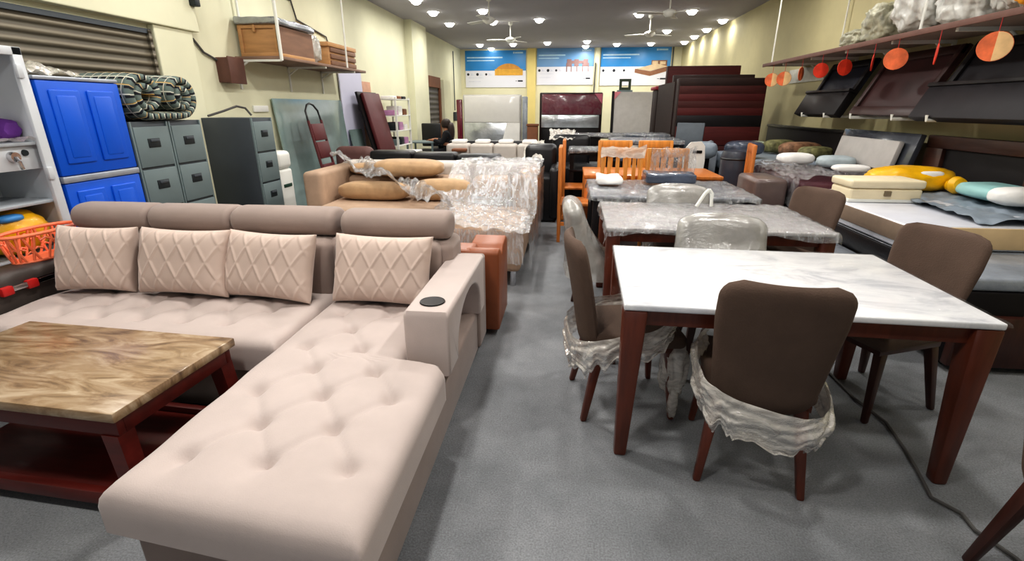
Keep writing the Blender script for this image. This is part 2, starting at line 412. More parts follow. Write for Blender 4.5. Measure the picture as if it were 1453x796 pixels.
# ---------------------------------------------------------------- posters
PBLUE = M('poster_blue', (46, 142, 212), .35, sc=.6, amt=.22); PBLUE2 = M('poster_hazy_blue', (112, 160, 208), .35, sc=.6, amt=.12)
PWHITE = M('poster_white', (232, 232, 240), .4, sc=1, amt=.03); PTEXT = M('poster_pale_text', (190, 224, 244), .4); PINK = M('poster_pale_ink', (206, 208, 222), .4); PDARK = M('poster_dark_mark', (30, 32, 44), .5)
PSOFA = M('printed_yellow_sofa', (222, 168, 60), .5); PSOFA2 = M('printed_amber_sofa', (206, 144, 52), .5); PTAB = M('printed_brown_table', (150, 118, 116), .5); PBED = M('printed_bed_wood', (146, 100, 72), .5); PBEDC = M('printed_bed_cover', (226, 200, 164), .5)
def poster(x0, x1, z0, z1, blue, split, pic, label, wt):
    y = YB-.125 if False else YB-.03
    t = thing('wall_poster', label, 'poster', ((x0+x1)/2, y, z0))
    w, h = x1-x0, z1-z0
    P = lambda u: x0+u*w
    Q = lambda v: z0+v*h
    q = lambda bm, u0, u1, v0, v1, k=1: rbox(bm, P(u0), P(u1), y-.004*k, y, Q(v0), Q(v1))
    obj('sheet', rbox(BM(), x0, x1, y-.002, y+.03, z0, z1), PWHITE, t, False)
    obj('blue_field', q(BM(), .0, 1, split, 1, 1), blue, t, False)
    for r in ((.03, wt, .795, .83), (.03, wt*.78, .72, .745)): obj('heading_line', q(BM(), *r, 2), PTEXT, t, False)
    for r in ((.82, .95, .915, .955), (.79, .815, .91, .96)): obj('corner_mark', q(BM(), *r, 2), PTEXT, t, False)
    for u in (.05, .2, .35):
        for r in ((u+.035, u+.085, split-.12, split-.105), (u+.035, u+.07, split-.09, split-.078)): obj('small_text', q(BM(), *r, 2), PINK, t, False)
    for r in ((.05, .3, split-.2, split-.19), (.05, .25, split-.3, split-.29)): obj('small_text', q(BM(), *r, 2), PINK, t, False)
    for u, r in ((.045, .045), (.2, .05), (.345, .04)): obj('icon', lathe(BM(), [(0, 0), (r, 0), (r, .004), (0, .004)], m=T(P(u), y-.001, Q(split-.1), rx=90), n=12), PDARK, t, False)
    for r in ((.87, .95, .155, .195), (.83, .86, .17, .182)): obj('footer_mark', q(BM(), *r, 2), PDARK, t, False)
    pic(t, P, Q, y)
def pic_sofa(t, P, Q, y):
    b = BM(); n = 20
    pts = [(P(.5+.43*i/n), Q(.46+.19*math.sin(PI*i/n)**.6)) for i in range(n+1)]
    prism(b, [(P(.5), Q(.42))]+pts+[(P(.93), Q(.42))], 'y', y-.012, y)
    s = obj('printed_sofa', b, PSOFA2, t, False)
    b = rbox(BM(), P(.49), P(.95), y-.016, y, Q(.33), Q(.5), .03); obj('printed_seat', b, PSOFA, s, False)
def pic_table(t, P, Q, y):
    b = BM()
    prism(b, [(P(.56), Q(.58)), (P(.9), Q(.58)), (P(.86), Q(.66)), (P(.6), Q(.66))], 'y', y-.012, y)
    for u in (.52, .6, .7, .8, .9): rbox(b, P(u), P(u+.018), y-.012, y, Q(.36), Q(.6))
    for u in (.53, .66, .82): rbox(b, P(u), P(u+.08), y-.014, y, Q(.5), Q(.7), .01)
    obj('printed_table', b, PTAB, t, False)
def pic_bed(t, P, Q, y):
    b = BM()
    prism(b, [(P(.5), Q(.34)), (P(.72), Q(.25)), (P(.97), Q(.38)), (P(.97), Q(.5)), (P(.72), Q(.37)), (P(.5), Q(.44))], 'y', y-.012, y)
    rbox(b, P(.73), P(.95), y-.012, y, Q(.5), Q(.66))
    s = obj('printed_bed', b, PBED, t, False)
    b = BM(); prism(b, [(P(.52), Q(.44)), (P(.72), Q(.38)), (P(.96), Q(.5)), (P(.8), Q(.58))], 'y', y-.016, y); rbox(b, P(.74), P(.82), y-.02, y, Q(.56), Q(.64)); rbox(b, P(.85), P(.93), y-.02, y, Q(.55), Q(.63))
    obj('printed_bedding', b, PBEDC, s, False)
poster(-3.88, -1.64, 2.2, 3.45, PBLUE, .46, pic_sofa, 'blue and white wall poster picturing a yellow sofa', .62)
poster(-1.24, .8, 2.28, 3.5, PBLUE2, .5, pic_table, 'hazy blue wall poster picturing a dining table with chairs', .5)
poster(1.04, 3.48, 2.25, 3.5, PBLUE, .5, pic_bed, 'blue and white wall poster picturing a wooden bed', .55)

# ---------------------------------------------------------------- ceiling lights and fans
rows = {'along the left wall': (-3.08, [10.7, 12.0, 13.6, 18.06]), 'second from the left wall': (-1.95, [11.9, 13.4, 18.0]), 'over the left side of the middle poster': (-.8, [13.2, 17.73]),
        'over the right side of the middle poster': (.47, [17.5, 18.85]), 'third from the right wall': (1.48, [12.7, 18.36]), 'second from the right wall': (2.58, [12.47, 15.43, 18.29]), 'along the right wall': (3.6, [13.8, 15.3, 16.7, 18.04])}
first = None; ordn = ['nearest', 'second nearest', 'third nearest', 'farthest']
for rn, (x, ys) in rows.items():
    for k, y in enumerate(ys):
        w = 'farthest' if k == len(ys)-1 else ordn[k]
        lab = 'round downlight, %s in the row %s' % (w, rn)
        if first is None:
            first = thing('ceiling_light', lab, 'ceiling light', (0, 0, 0), 0, 'recessed ceiling downlights')
            obj('trim_ring', lathe(BM(), [(.115, 0), (.14, -.008), (.15, 0), (.15, .002)], n=24), WHITEP, first)
            obj('diffuser', lathe(BM(), [(0, -.085), (.05, -.078), (.09, -.05), (.112, 0), (.0, .002)], n=24), LAMPW, first)  # dome enlarged and bulged so its shape stands in for lamp glare
            place(first, (x, y, ZC-.003))
        else: dup(first, (x, y, ZC-.003), 0, lab)
lab = 'glowing round ceiling downlight above the top left corner of the sofa poster'
dup(first, (-2.87, 19.2, ZC-.003), 0, lab)
fan = thing('ceiling_fan', 'white ceiling fan hanging nearest on the left side', 'ceiling fan', (0, 0, 0), 0, 'white ceiling fans')
obj('rod', cyl(BM(), (0, 0, 0), (0, 0, .34), .014, n=10), WHITEP, fan)
obj('canopy', lathe(BM(), [(0, .36), (.06, .36), (.05, .3), (.015, .28)]), WHITEP, fan)
obj('motor', lathe(BM(), [(0, -.1), (.06, -.1), (.11, -.06), (.13, -.03), (.11, .0), (.03, .03), (0, .03)]), WHITEP, fan)
for k in range(3):
    m = T(rz=20+120*k)
    bl = BM(); prism(bl, [(.12, -.03), (.2, -.06), (.58, -.065), (.6, -.05), (.6, .05), (.58, .065), (.2, .06), (.12, .03)], 'z', -.045, -.037, m @ T(rx=8))
    obj('blade', bl, WHITEP, fan)
place(fan, (-1.62, 10.6, ZC-.36))
dup(fan, (-1.54, 13.6, ZC-.36), 35, 'white ceiling fan hanging farther back on the left side, before sofa poster')
dup(fan, (1.77, 12.9, ZC-.36), 10, 'white ceiling fan hanging farther back on the right side')
dup(fan, (1.72, 10.2, ZC-.36), 50, 'white ceiling fan hanging nearest on the right side')

# ================================================================ LEFT WALL, NEAR
# open steel almirah
t = thing('steel_almirah', 'open light grey steel almirah with shelves beside blue cupboard', 'cupboard', (-3.63, 2.5, 0))
b = BM()
rbox(b, -3.86, -3.83, 1.98, 3.0, .08, 1.86); rbox(b, -3.86, -3.4, 2.97, 3.0, .08, 1.86, .004); rbox(b, -3.86, -3.4, 1.98, 2.01, .08, 1.86, .004); rbox(b, -3.86, -3.4, 1.98, 3.0, 1.83, 1.86, .004); rbox(b, -3.86, -3.4, 1.98, 3.0, .08, .12)
rbox(b, -3.42, -3.39, 2.94, 3.0, .08, 1.86, .005); rbox(b, -3.42, -3.39, 1.98, 3.0, 1.81, 1.86, .005)
obj('carcass', b, ALMI, t)
for z in (1.3, .93, .6): obj('shelf', rbox(BM(), -3.83, -3.42, 2.01, 2.97, z-.02, z, .004), ALMI_IN, t)
lk = obj('locker_door', rbox(BM(), -3.47, -3.45, 2.01, 2.97, 1.13, 1.28, .004), ALMI, t)
b = lathe(BM(), [(0, .03), (.03, .03), (.035, .0), (0, 0)], m=T(-3.45, 2.8, 1.215, ry=90)); tube(b, [(-3.42, 2.8, 1.215), (-3.41, 2.8, 1.19), (-3.41, 2.81, 1.14)], .011)
obj('lever_handle', b, CHROME, lk, label='chrome lever handle')
obj('keyhole', lathe(BM(), [(0, .012), (.018, .012), (.02, 0), (0, 0)], m=T(-3.45, 2.88, 1.235, ry=90)), DKSLOT, lk)
for z in (1.72, 1.1): obj('hinge', rbox(BM(), -3.40, -3.375, 2.93, 2.965, z-.04, z+.04, .004), ALMI, t)
single('folded_cloth', blob(BM(), (-3.62, 2.9, 1.375), (.13, .075, .07), .12, 3, 3, 3), PURPLE, 'rolled purple cloth on upper shelf of steel almirah', 'cloth')
b = sheet(BM(), 24, 16, lambda u, v: (-3.8+.4*v, 2.6+.36*u, 1.303+.02*math.sin(u*9)**2), .02, 14, 3)
single('plastic_scrap', b, PW_M, 'crumpled clear plastic lying under purple cloth in steel almirah', 'plastic sheet')
yb = thing('yellow_package', 'yellow plastic package with blue print lying on lowest almirah shelf', 'package', (-3.65, 2.8, .6))
obj('packet', blob(BM(), (-3.6, 2.75, .745), (.19, .18, .14), .1, 2.5, 4), YELLOW, yb)
obj('printed_patch', blob(BM(), (-3.48, 2.68, .85), (.06, .08, .025), .05, 2, 2, 3), LABELB, yb)
# lattice basket
bk = thing('lattice_basket', 'coral plastic basket with open lattice sides in front of yellow package', 'basket', (-3.38, 2.62, .62))
b = BM(); random.seed(5)
def bp(a, z):   # oval tapered basket
    k = .78+.22*z; return (-3.27+.105*k*math.cos(a), 2.66+.23*k*math.sin(a), .622+.165*z)
N = 26
for i in range(N):
    a = 2*PI*i/N; s = random.choice((-1, 1))*(.18+.2*random.random())
    tube(b, [bp(a, 0), bp(a+s*.4, .35), bp(a+s*.8, .7), bp(a+s, 1)], .0075, 6)
for i in range(N):
    a = 2*PI*(i+.5)/N; z = random.choice((.3, .45, .6, .75))
    tube(b, [bp(a, z), bp(a+.13, z+.08), bp(a+.26, z)], .0065, 6)
obj('lattice', b, CORAL, bk)
b = BM(); tube(b, [bp(2*PI*i/40, 1) for i in range(41)], .011, 8); obj('rim', b, CORAL, bk)
b = BM(); tube(b, [bp(2*PI*i/40, 0) for i in range(41)], .009, 8); prism(b, [bp(2*PI*i/40, 0)[:2] for i in range(40)], 'z', .62, .626); obj('base', b, CORAL, bk)
# brown sofa console next to the pale sofa
t = thing('sofa_console', 'dark brown leather sofa arm console between almirah and pale sofa', 'sofa', (-3.26, 2.4, 0))
obj('body', rbox(BM(), -3.38, -3.15, 1.6, 3.03, .04, .618, .06, 4), DKBROWN, t)
obj('cup_ring', lathe(BM(), [(.035, 0), (.045, .006), (.05, .0)], (-3.26, 2.22, .617)), BLACKPL, t)
obj('plinth', rbox(BM(), -3.37, -3.16, 1.63, 3.0, 0, .05), BLACKPL, t)
# folded step frame with red feet
t = thing('folded_step_ladder', 'folded aluminium ladder with red rubber feet lying beside pale sofa end', 'ladder', (-3.1, 2.5, .5))
for y, dz in ((2.3, .0), (2.44, .01)):
    f = obj('rail', rbox(BM(), -3.143, -3.118, y, y+.42, .515, .545, .004, m=None), CHROME, t)
    obj('red_foot', rbox(BM(), -3.146, -3.112, y-.05, y+.015, .50, .553, .01), REDPL, f, label='red rubber foot')
obj('grip_plate', rbox(BM(), -3.146, -3.112, 2.8, 2.95, .51, .55, .004), FOIL, t)

# blue plastic cupboard
t = thing('plastic_cupboard', 'bright blue plastic cupboard with raised panels next to steel almirah', 'cupboard', (-3.62, 3.34, 0))
Y0, Y1 = 3.03, 3.66
obj('body', rbox(BM(), -3.86, -3.43, Y0, Y1, .02, 1.69, .012), BLUE, t)
obj('top_edge', rbox(BM(), -3.86, -3.4, Y0, Y1, 1.68, 1.705, .006), SILVER, t)
obj('middle_band', rbox(BM(), -3.44, -3.395, Y0, Y1, 1.015, 1.06, .008), SILVER, t, label='silver dividing band')
for z0, z1 in ((1.06, 1.68), (.04, 1.015)):
    d = obj('door', rbox(BM(), -3.435, -3.402, Y0+.006, Y1-.006, z0+.004, z1-.004, .008), BLUE, t)
    for y0, y1 in ((Y0+.07, (Y0+Y1)/2-.03), ((Y0+Y1)/2+.03, Y1-.07)):
        b = rbox(BM(), -3.405, -3.388, y0, y1, z0+.08, z1-.06, .016, 3); rbox(b, -3.405, -3.381, y0+.035, y1-.035, z0+.115, z1-.095, .012, 2)
        obj('raised_panel', b, BLUE, d)
b = sheet(BM(), 30, 20, lambda u, v: (-3.75+.32*v, 3.05+.36*u, 1.707+.07*math.sin(PI*u)*math.sin(PI*v)), .035, 9, 8)
single('plastic_bag', b, PW_M, 'crumpled clear plastic bag lying on top of blue cupboard', 'bag')

# filing cabinets
def filing(name_lab, loc):
    t = thing('filing_cabinet', name_lab, 'filing cabinet', (0, 0, 0), 0, 'grey steel filing cabinets')
    W, D, Hh = .385, .6, 1.4
    b = BM(); rbox(b, -D, -.012, -W/2, W/2, .03, Hh, .006)
    obj('carcass', b, GREYD, t)
    for k in range(4):
        z1 = Hh-.04-k*.335; z0 = z1-.315
        d = obj('drawer', rbox(BM(), -.03, .006, -W/2+.018, W/2-.018, z0, z1, .006), GREYC, t)
        h = BM(); zc = (z0+z1)/2+.03
        rbox(h, .004, .011, -.062, .062, zc-.036, zc+.036, .003)
        g = obj('handle_recess', h, DKSLOT, d)
        obj('handle_lip', rbox(BM(), .006, .02, -.04, .05, zc+.008, zc+.03, .004), GREYD, d)
    obj('front_edge', rbox(rbox(BM(), -.02, .0, -W/2, -W/2+.016, .03, Hh, .003), -.02, 0, W/2-.016, W/2, .03, Hh, .003), GREYC, t)
    return t
f1 = filing('grey four drawer filing cabinet beside blue cupboard under rolled quilt', None)
place(f1, (-3.4, 3.865, 0))
dup(f1, (-3.4, 4.262, 0), 0, 'grey four drawer filing cabinet under the rolled quilt, farther from blue cupboard')
dup(f1, (-3.4, 5.43, 0), 0, 'grey four drawer filing cabinet with dark side standing alone beside glass sheets')
# quilt rolled from both ends
def spiral(cy, cz, turns, r0, r1, start, sgn):
    out = []; n = int(turns*26)
    for i in range(n+1):
        a = start+sgn*2*PI*turns*i/n; r = r1+(r0-r1)*i/n
        out.append((cy+r*1.0*math.cos(a), cz+r*math.sin(a)))
    return out
zb = 1.4
A = spiral(3.87, zb+.21, 2.3, .05, .195, -PI/2, 1)[::-1]
Bp = spiral(4.25, zb+.205, 2.6, .04, .19, -PI/2, -1)
# outline: inner end of first roll, out to its bottom, along the cabinet top, into second roll
A = spiral(3.88, zb+.2, 1.75, .05, .165, -PI/2, -1)[::-1]
Bp = spiral(4.26, zb+.2, 1.9, .03, .165, -PI/2, 1)
path = A + [(3.95+.0*k, zb+.02) for k in ()] + Bp
def quilt_mesh(path, x0, x1, th):
    me = bpy.data.meshes.new('plaid_quilt'); V = []; Fc = []; UV = []
    L = [0]
    for p, q in zip(path, path[1:]): L.append(L[-1]+math.hypot(q[0]-p[0], q[1]-p[1]))
    nx = 12; ring = []
    for i, p in enumerate(path):
        q0, q1 = path[max(0, i-1)], path[min(len(path)-1, i+1)]
        d = Vector((q1[0]-q0[0], q1[1]-q0[1])).normalized(); n = Vector((-d.y, d.x)); r = []
        for s in (1, -1):
            for k in (range(nx+1) if s == 1 else range(nx, -1, -1)):
                x = x0+(x1-x0)*k/nx; e = 1-.45*abs(2*k/nx-1)**6
                w = 1+.18*nz((x*7, p[0]*9, p[1]*9), 1, 2)
                r.append(len(V)); V.append((x+.012*nz((p[0]*6, p[1]*6, s), 1, 1), p[0]+n.x*s*th*e*w, p[1]+n.y*s*th*e*w)); UV.append((L[i], x*1.0))
        ring.append(r)
    m = len(ring[0])
    for a, b_ in zip(ring, ring[1:]):
        for k in range(m): Fc.append((a[k], a[(k+1) % m], b_[(k+1) % m], b_[k]))
    Fc.append(tuple(ring[0][::-1])); Fc.append(tuple(ring[-1]))
    mn = min(v[2] for v in V); V = [(v[0], v[1], v[2]-mn) for v in V]
    cx, cy = (x0+x1)/2, 4.07
    me.from_pydata([(v[0]-cx, v[1]-cy, v[2]) for v in V], [], Fc); uvl = me.uv_layers.new(name='UVMap')
    for lp in me.loops: uvl.data[lp.index].uv = UV[lp.vertex_index]
    for p in me.polygons: p.use_smooth = True
    o = bpy.data.objects.new('plaid_quilt', me); col.objects.link(o); o.location = (cx, cy, zb); return o
q = quilt_mesh(path, -3.9, -3.37, .036); q.data.materials.append(plaid('plaid_cotton'))
q['label'] = 'dark plaid quilt rolled from both ends on top of filing cabinets'; q['category'] = 'quilt'

# meter box, cord, small wall gadget
t = thing('meter_box', 'brown wall meter box with slanted lid beside left wall shelf', 'box', (-3.97, 5.88, 1.78))
obj('housing', rbox(BM(), -4.07, -3.9, 5.75, 6.02, 1.78, 2.05, .012), BROWNMET, t); obj('lid', rbox(BM(), -3.905, -3.885, 5.74, 6.03, 1.77, 2.06, .006), BROWNMET, t)
single('wall_wire', tube(BM(), [(-4.03, 5.42, 2.2), (-4.03, 5.55, 2.08), (-4.03, 5.75, 2.02)], .012), CABLE, 'short dark wire running into brown meter box', 'wire')
single('power_cord', tube(BM(), [(-3.9, 5.25, 1.42), (-3.85, 5.45, 1.47), (-3.8, 5.62, 1.52), (-3.75, 5.7, 1.5), (-3.7, 5.72, 1.42)], .012), CABLE, 'black cord looping over top of lone filing cabinet', 'cord')
b = rbox(BM(), -3.96, -3.88, 5.36, 5.44, 2.5, 2.6, .01); single('wall_camera', b, DKSLOT, 'small dark device fixed high on left pillar', 'device')
single('socket_plate', rbox(BM(), -4.05, -4.02, 6.3, 6.62, 1.45, 1.53, .008), WHITEPL, 'white socket plate with dark switches on left wall', 'socket')

# white dispenser
t = thing('white_dispenser', 'small white plastic dispenser cabinet behind lone filing cabinet', 'dispenser', (-3.62, 5.93, 0))
obj('body', rbox(BM(), -3.78, -3.5, 5.78, 6.08, 0, .78, .03, 3), WHITEPL, t); obj('lid', rbox(BM(), -3.79, -3.49, 5.77, 6.09, .78, 1.0, .06, 4), WHITEPL, t)
obj('slot', rbox(BM(), -3.505, -3.492, 5.84, 6.02, .56, .6, .004), M('dark_green_slot', (34, 66, 52), .5), t)

# left shelf with brackets and hanger rods
t = thing('wall_shelf', 'long board shelf on left wall held by white brackets and rods', 'shelf', (-3.78, 7.4, 2.03))
obj('board', rbox(BM(), -4.05, -3.46, 6.12, 8.75, 2.055, 2.09, .004), SHELFW, t)
for y in (6.14, 7.3, 8.3):
    b = rbox(BM(), -4.05, -3.47, y-.015, y+.015, 2.03, 2.055); rbox(b, -4.05, -4.03, y-.015, y+.015, 1.72, 2.055); tube(b, [(-4.03, y, 1.95), (-3.9, y, 2.035)], .012, 6)
    obj('bracket', b, WHITEP, t)
obj('rod', tube(BM(), [(-3.46, 6.13, 2.04), (-3.46, 6.13, 3.5)], .02, 8), WHITEP, t); obj('rod', tube(BM(), [(-4.0, 6.25, 2.09), (-4.0, 6.25, 3.5)], .015, 8), WHITEP, t)
obj('rod', tube(BM(), [(-3.5, 8.1, 2.09), (-3.5, 8.1, 3.5)], .015, 8), WHITEP, t)
t = thing('wooden_crate', 'large framed wooden crate with wrapped bundle on top, on left wall shelf', 'crate', (-3.75, 6.6, 2.09))
b = rbox(BM(), -3.98, -3.52, 6.2, 7.05, 2.092, 2.43, .004); obj('panels', b, CRATE, t)
b = BM()
for x0, x1, z0, z1 in ((-4.0, -3.5, 2.092, 2.135), (-4.0, -3.5, 2.4, 2.44), (-4.0, -3.955, 2.135, 2.4), (-3.545, -3.5, 2.135, 2.4)): rbox(b, x0, x1, 6.18, 6.22, z0, z1, .003)
rbox(b, -3.52, -3.497, 6.18, 7.05, 2.092, 2.13, .003); rbox(b, -3.52, -3.497, 6.18, 6.24, 2.13, 2.44, .003); rbox(b, -3.8, -3.77, 6.165, 6.19, 2.36, 2.44, .003)
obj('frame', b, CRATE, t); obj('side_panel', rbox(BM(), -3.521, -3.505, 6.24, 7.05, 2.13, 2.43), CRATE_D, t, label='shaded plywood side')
b = rbox(BM(), -4.02, -3.47, 6.14, 7.1, 2.44, 2.52, .03, 4)
bmesh.ops.subdivide_edges(b, edges=list(b.edges), cuts=5, use_grid_fill=True)
for v in b.verts: v.co.z = 2.442 + max(0, (v.co.z-2.442))*(1+.25*nz(v.co, 9)); v.co.x += .012*nz(v.co, 12, 4)
single('wrapped_bundle', b, FOIL, 'flat bundle in shiny silver grey wrap on top of large crate', 'bundle')
b = blob(BM(), (-3.72, 7.32, 2.285), (.16, .17, .2), .22, 3, 7, 4); single('plastic_bag', b, PW_G, 'translucent plastic bag bundle between the two crates on left shelf', 'bag')
t = thing('wooden_crate', 'smaller slatted wooden crate at far end of left wall shelf', 'crate', (-3.75, 8.1, 2.09))
b = rbox(BM(), -3.95, -3.58, 7.66, 8.62, 2.092, 2.36, .01); obj('body', b, CRATE, t)
obj('lid_board', rbox(BM(), -3.97, -3.56, 7.63, 8.65, 2.36, 2.42, .006), CRATE, t)
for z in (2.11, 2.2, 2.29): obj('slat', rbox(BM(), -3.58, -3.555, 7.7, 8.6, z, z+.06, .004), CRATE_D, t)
single('wall_wire', tube(BM(), [(-4.03, 6.6, 3.1), (-4.03, 7.6, 2.95), (-4.03, 7.7, 2.72), (-4.03, 8.6, 2.6), (-4.03, 8.75, 2.35)], .012), CABLE, 'thin wire running along left wall above the shelf', 'wire')

# leaning glass and boards
def lean(bm, y0, y1, z0, z1, xt, xb, th, r=.004):
    n = Vector((z1-z0, 0, -(xt-xb))).normalized()
    prism(bm, [(xb, z0), (xt, z1), (xt+th*n.x, z1+th*n.z), (xb+th*n.x, z0+th*n.z)], 'x', 0, 1)
    return bm
def leanpanel(y0, y1, z0, z1, xt, xb, th, r=0):
    t = bmesh.new(); n = Vector((z1-z0, 0, -(xt-xb))).normalized()
    A = [(xb, z0), (xt, z1), (xt+th*n.x, z1+th*n.z), (xb+th*n.x, z0+th*n.z)]
    v = [[t.verts.new((p[0], y, p[1])) for p in A] for y in (y0, y1)]
    t.faces.new(v[0][::-1]); t.faces.new(v[1])
    for k in range(4): t.faces.new((v[0][k], v[0][(k+1) % 4], v[1][(k+1) % 4], v[1][k]))
    bmesh.ops.recalc_face_normals(t, faces=list(t.faces))
    if r: bmesh.ops.bevel(t, geom=list(t.edges), offset=r, segments=2, profile=.5, affect='EDGES')
    return t
single('glass_sheet', leanpanel(6.72, 8.85, .02, 1.62, -4.03, -3.88, .02), GLASSG, 'large greenish glass sheet leaning on left wall behind step ladder', 'glass sheet')
single('glass_sheet', leanpanel(8.95, 9.5, .02, 1.12, -3.96, -3.8, .012), GLASSG, 'small glass pane leaning in front of lavender board', 'glass sheet')
single('lavender_board', leanpanel(8.88, 9.86, .02, 2.14, -4.03, -3.99, .02), LAVENDER, 'tall pale lavender board leaning on left wall', 'board')
single('plywood_board', leanpanel(9.75, 10.3, .02, 1.98, -4.03, -3.97, .02), M('peach_board', (206, 160, 136), .7), 'narrow peach board standing behind leaning maroon panel', 'board')
t = thing('padded_board', 'tall maroon padded panel leaning on left wall beside metal rack', 'panel', (-3.6, 9.7, 0))
obj('pad', leanpanel(9.3, 10.12, .45, 1.75, -3.84, -3.52, .07, .02), MAROON, t); obj('frame', leanpanel(9.22, 10.16, .02, 1.77, -3.9, -3.49, .045, .006), BLACKW, t)
# step ladder maroon
t = thing('step_ladder', 'folded maroon step ladder with hooped handle leaning against glass sheet', 'ladder', (-3.6, 7.15, 0))
xz = lambda z: -3.42-.3*(z/1.53)
for y in (6.98, 7.36): obj('side_rail', tube(BM(), [(xz(0), y-.02, .012), (xz(.8), y, .8), (xz(1.3), y, 1.33)], .02, 8), MAROON, t)
for z in (.3, .62, .93, 1.18): obj('step', leanpanel(6.99, 7.35, z-.13, z+.1, xz(z+.1), xz(z-.13), .03, .008), MAROON, t)
obj('handle', tube(BM(), [(xz(1.3), 6.98, 1.32), (xz(1.45), 6.99, 1.46), (xz(1.53), 7.08, 1.54), (xz(1.55), 7.17, 1.56), (xz(1.53), 7.26, 1.54), (xz(1.45), 7.35, 1.46), (xz(1.3), 7.36, 1.32)], .014, 8), BLACKPL, t)

# metal rack
t = thing('metal_rack', 'white metal rack full of small goods beside leaning maroon panel', 'rack', (-3.7, 10.75, 0))
for x in (-3.9, -3.52):
    for y in (10.3, 11.2): obj('post', rbox(BM(), x-.018, x+.018, y-.018, y+.018, 0, 1.7), WHITEP, t)
for z in (.35, .75, 1.05, 1.35, 1.67): obj('shelf', rbox(BM(), -3.92, -3.5, 10.28, 11.22, z-.02, z, .003), WHITEP, t)
goods = [('dark folded goods', BLACKW), ('brown goods', RUST), ('white folded goods', WHITEF), ('pink goods', M('pink_cloth', (190, 140, 180), .7)), ('dark slate goods', DKSLOT), ('grey goods', GREYC)]
random.seed(3); kk = 0
lv = {0: 'third highest', 1: 'second highest', 2: 'topmost'}
for z in (.75, 1.05, 1.35, 1.67):
    for y in (10.45, 10.75, 11.05):
        g = goods[(kk*5+int(z*7)) % 6]; kk += 1
        hgt = random.uniform(.1, .2) if z < 1.6 else .06
        b = rbox(BM(), -3.84, -3.56, y-.12, y+.11, z, z+hgt, .02, 2)
        sn = {.75: 'lowest filled', 1.05: 'second', 1.35: 'third', 1.67: 'top'}[z]
        pn = {10.45: 'near', 10.75: 'middle', 11.05: 'far'}[y]
        single('shop_goods', b, g[1], '%s at the %s end of %s shelf of white metal rack' % (g[0], pn, sn) if pn != 'middle' else '%s in the middle of %s shelf of white metal rack' % (g[0], sn), 'goods', 'small goods on the metal rack', ang=60)
# desk, chair, person
t = thing('office_desk', 'small grey desk at left wall beyond metal rack', 'desk', (-3.4, 11.9, 0))
obj('top', rbox(BM(), -3.75, -3.1, 11.5, 12.2, .72, .75, .004), GREYC, t)
for x, y in ((-3.72, 11.54), (-3.13, 11.54), (-3.72, 12.16), (-3.13, 12.16)): obj('leg', rbox(BM(), x-.02, x+.02, y-.02, y+.02, 0, .72), GREYC, t)
single('paper_tray', rbox(BM(), -3.3, -2.95, 9.6, 10.1, .62, .7, .01), WHITEF, 'white bundle of papers on a low stand before metal rack', 'papers')
single('low_stand', rbox(BM(), -3.35, -2.9, 9.55, 10.15, 0, .62, .02), BLACKW, 'low black stand carrying white papers before metal rack', 'stand')
t = thing('office_chair', 'dark high backed chair behind the small grey desk', 'chair', (-3.6, 12.75, 0))
obj('backrest', rbox(BM(), -3.78, -3.28, 12.95, 13.02, .55, 1.12, .03, 3), BLACKL, t); obj('seat', rbox(BM(), -3.78, -3.3, 12.5, 12.95, .42, .5, .03, 3), BLACKL, t)
for x in (-3.74, -3.34):
    for y in (12.54, 12.9): obj('leg', cyl(BM(), (x, y, 0), (x, y, .42), .018, n=8), BLACKPL, t)

def skin_mesh(name, verts, edges, radii, mat, parent, sub=2, label=None, root=0):
    me = bpy.data.meshes.new(name); me.from_pydata(verts, edges, []); o = bpy.data.objects.new(name, me); col.objects.link(o)
    md = o.modifiers.new('s', 'SKIN'); md.use_smooth_shade = True
    for i, r in enumerate(radii):
        r = r if isinstance(r, tuple) else (r, r); me.skin_vertices[0].data[i].radius = r
        me.skin_vertices[0].data[i].use_root = (i == root)
    s = o.modifiers.new('b', 'SUBSURF'); s.levels = sub; s.render_levels = sub
    dg = bpy.context.evaluated_depsgraph_get(); m2 = bpy.data.meshes.new_from_object(o.evaluated_get(dg))
    bpy.data.objects.remove(o); inv = MATS[parent.name].inverted(); m2.transform(inv); m2.name = name
    m2.materials.clear(); m2.materials.append(mat)
    for p in m2.polygons: p.use_smooth = True
    o = bpy.data.objects.new(name, m2); col.objects.link(o); o.parent = parent; MATS[o.name] = MATS[parent.name]
    if label: o['label'] = label
    return o
st = thing('stool', 'black stool under seated person at the grey desk', 'stool', (-2.78, 11.75, 0))
obj('seat', lathe(BM(), [(0, .34), (.17, .34), (.19, .36), (.17, .39), (0, .39)], (-2.78, 11.75, 0)), BLACKPL, st)
for a in range(4): obj('leg', cyl(BM(), (-2.78+.17*math.cos(a*PI/2+.8), 11.75+.17*math.sin(a*PI/2+.8), 0), (-2.78+.1*math.cos(a*PI/2+.8), 11.75+.1*math.sin(a*PI/2+.8), .35), .015, n=8), BLACKPL, st)
pe = thing('person', 'person with long dark hair in black clothes seated at grey desk, turned away', 'person', (-2.78, 11.75, 0))
px, py = -2.78, 11.75
V = [(px, py, .55), (px-.02, py, .75), (px-.05, py, .95), (px-.06, py, 1.02), (px-.08, py, 1.1), (px-.09, py, 1.19),
     (px-.02, py-.17, .94), (px-.12, py-.22, .72), (px-.33, py-.16, .79), (px-.41, py-.14, .79),
     (px-.02, py+.17, .94), (px-.12, py+.22, .72), (px-.33, py+.16, .79), (px-.41, py+.14, .79),
     (px-.08, py-.1, .52), (px-.42, py-.12, .5), (px-.36, py-.12, .09), (px-.5, py-.13, .05),
     (px-.08, py+.1, .52), (px-.42, py+.12, .5), (px-.36, py+.12, .09), (px-.5, py+.13, .05)]
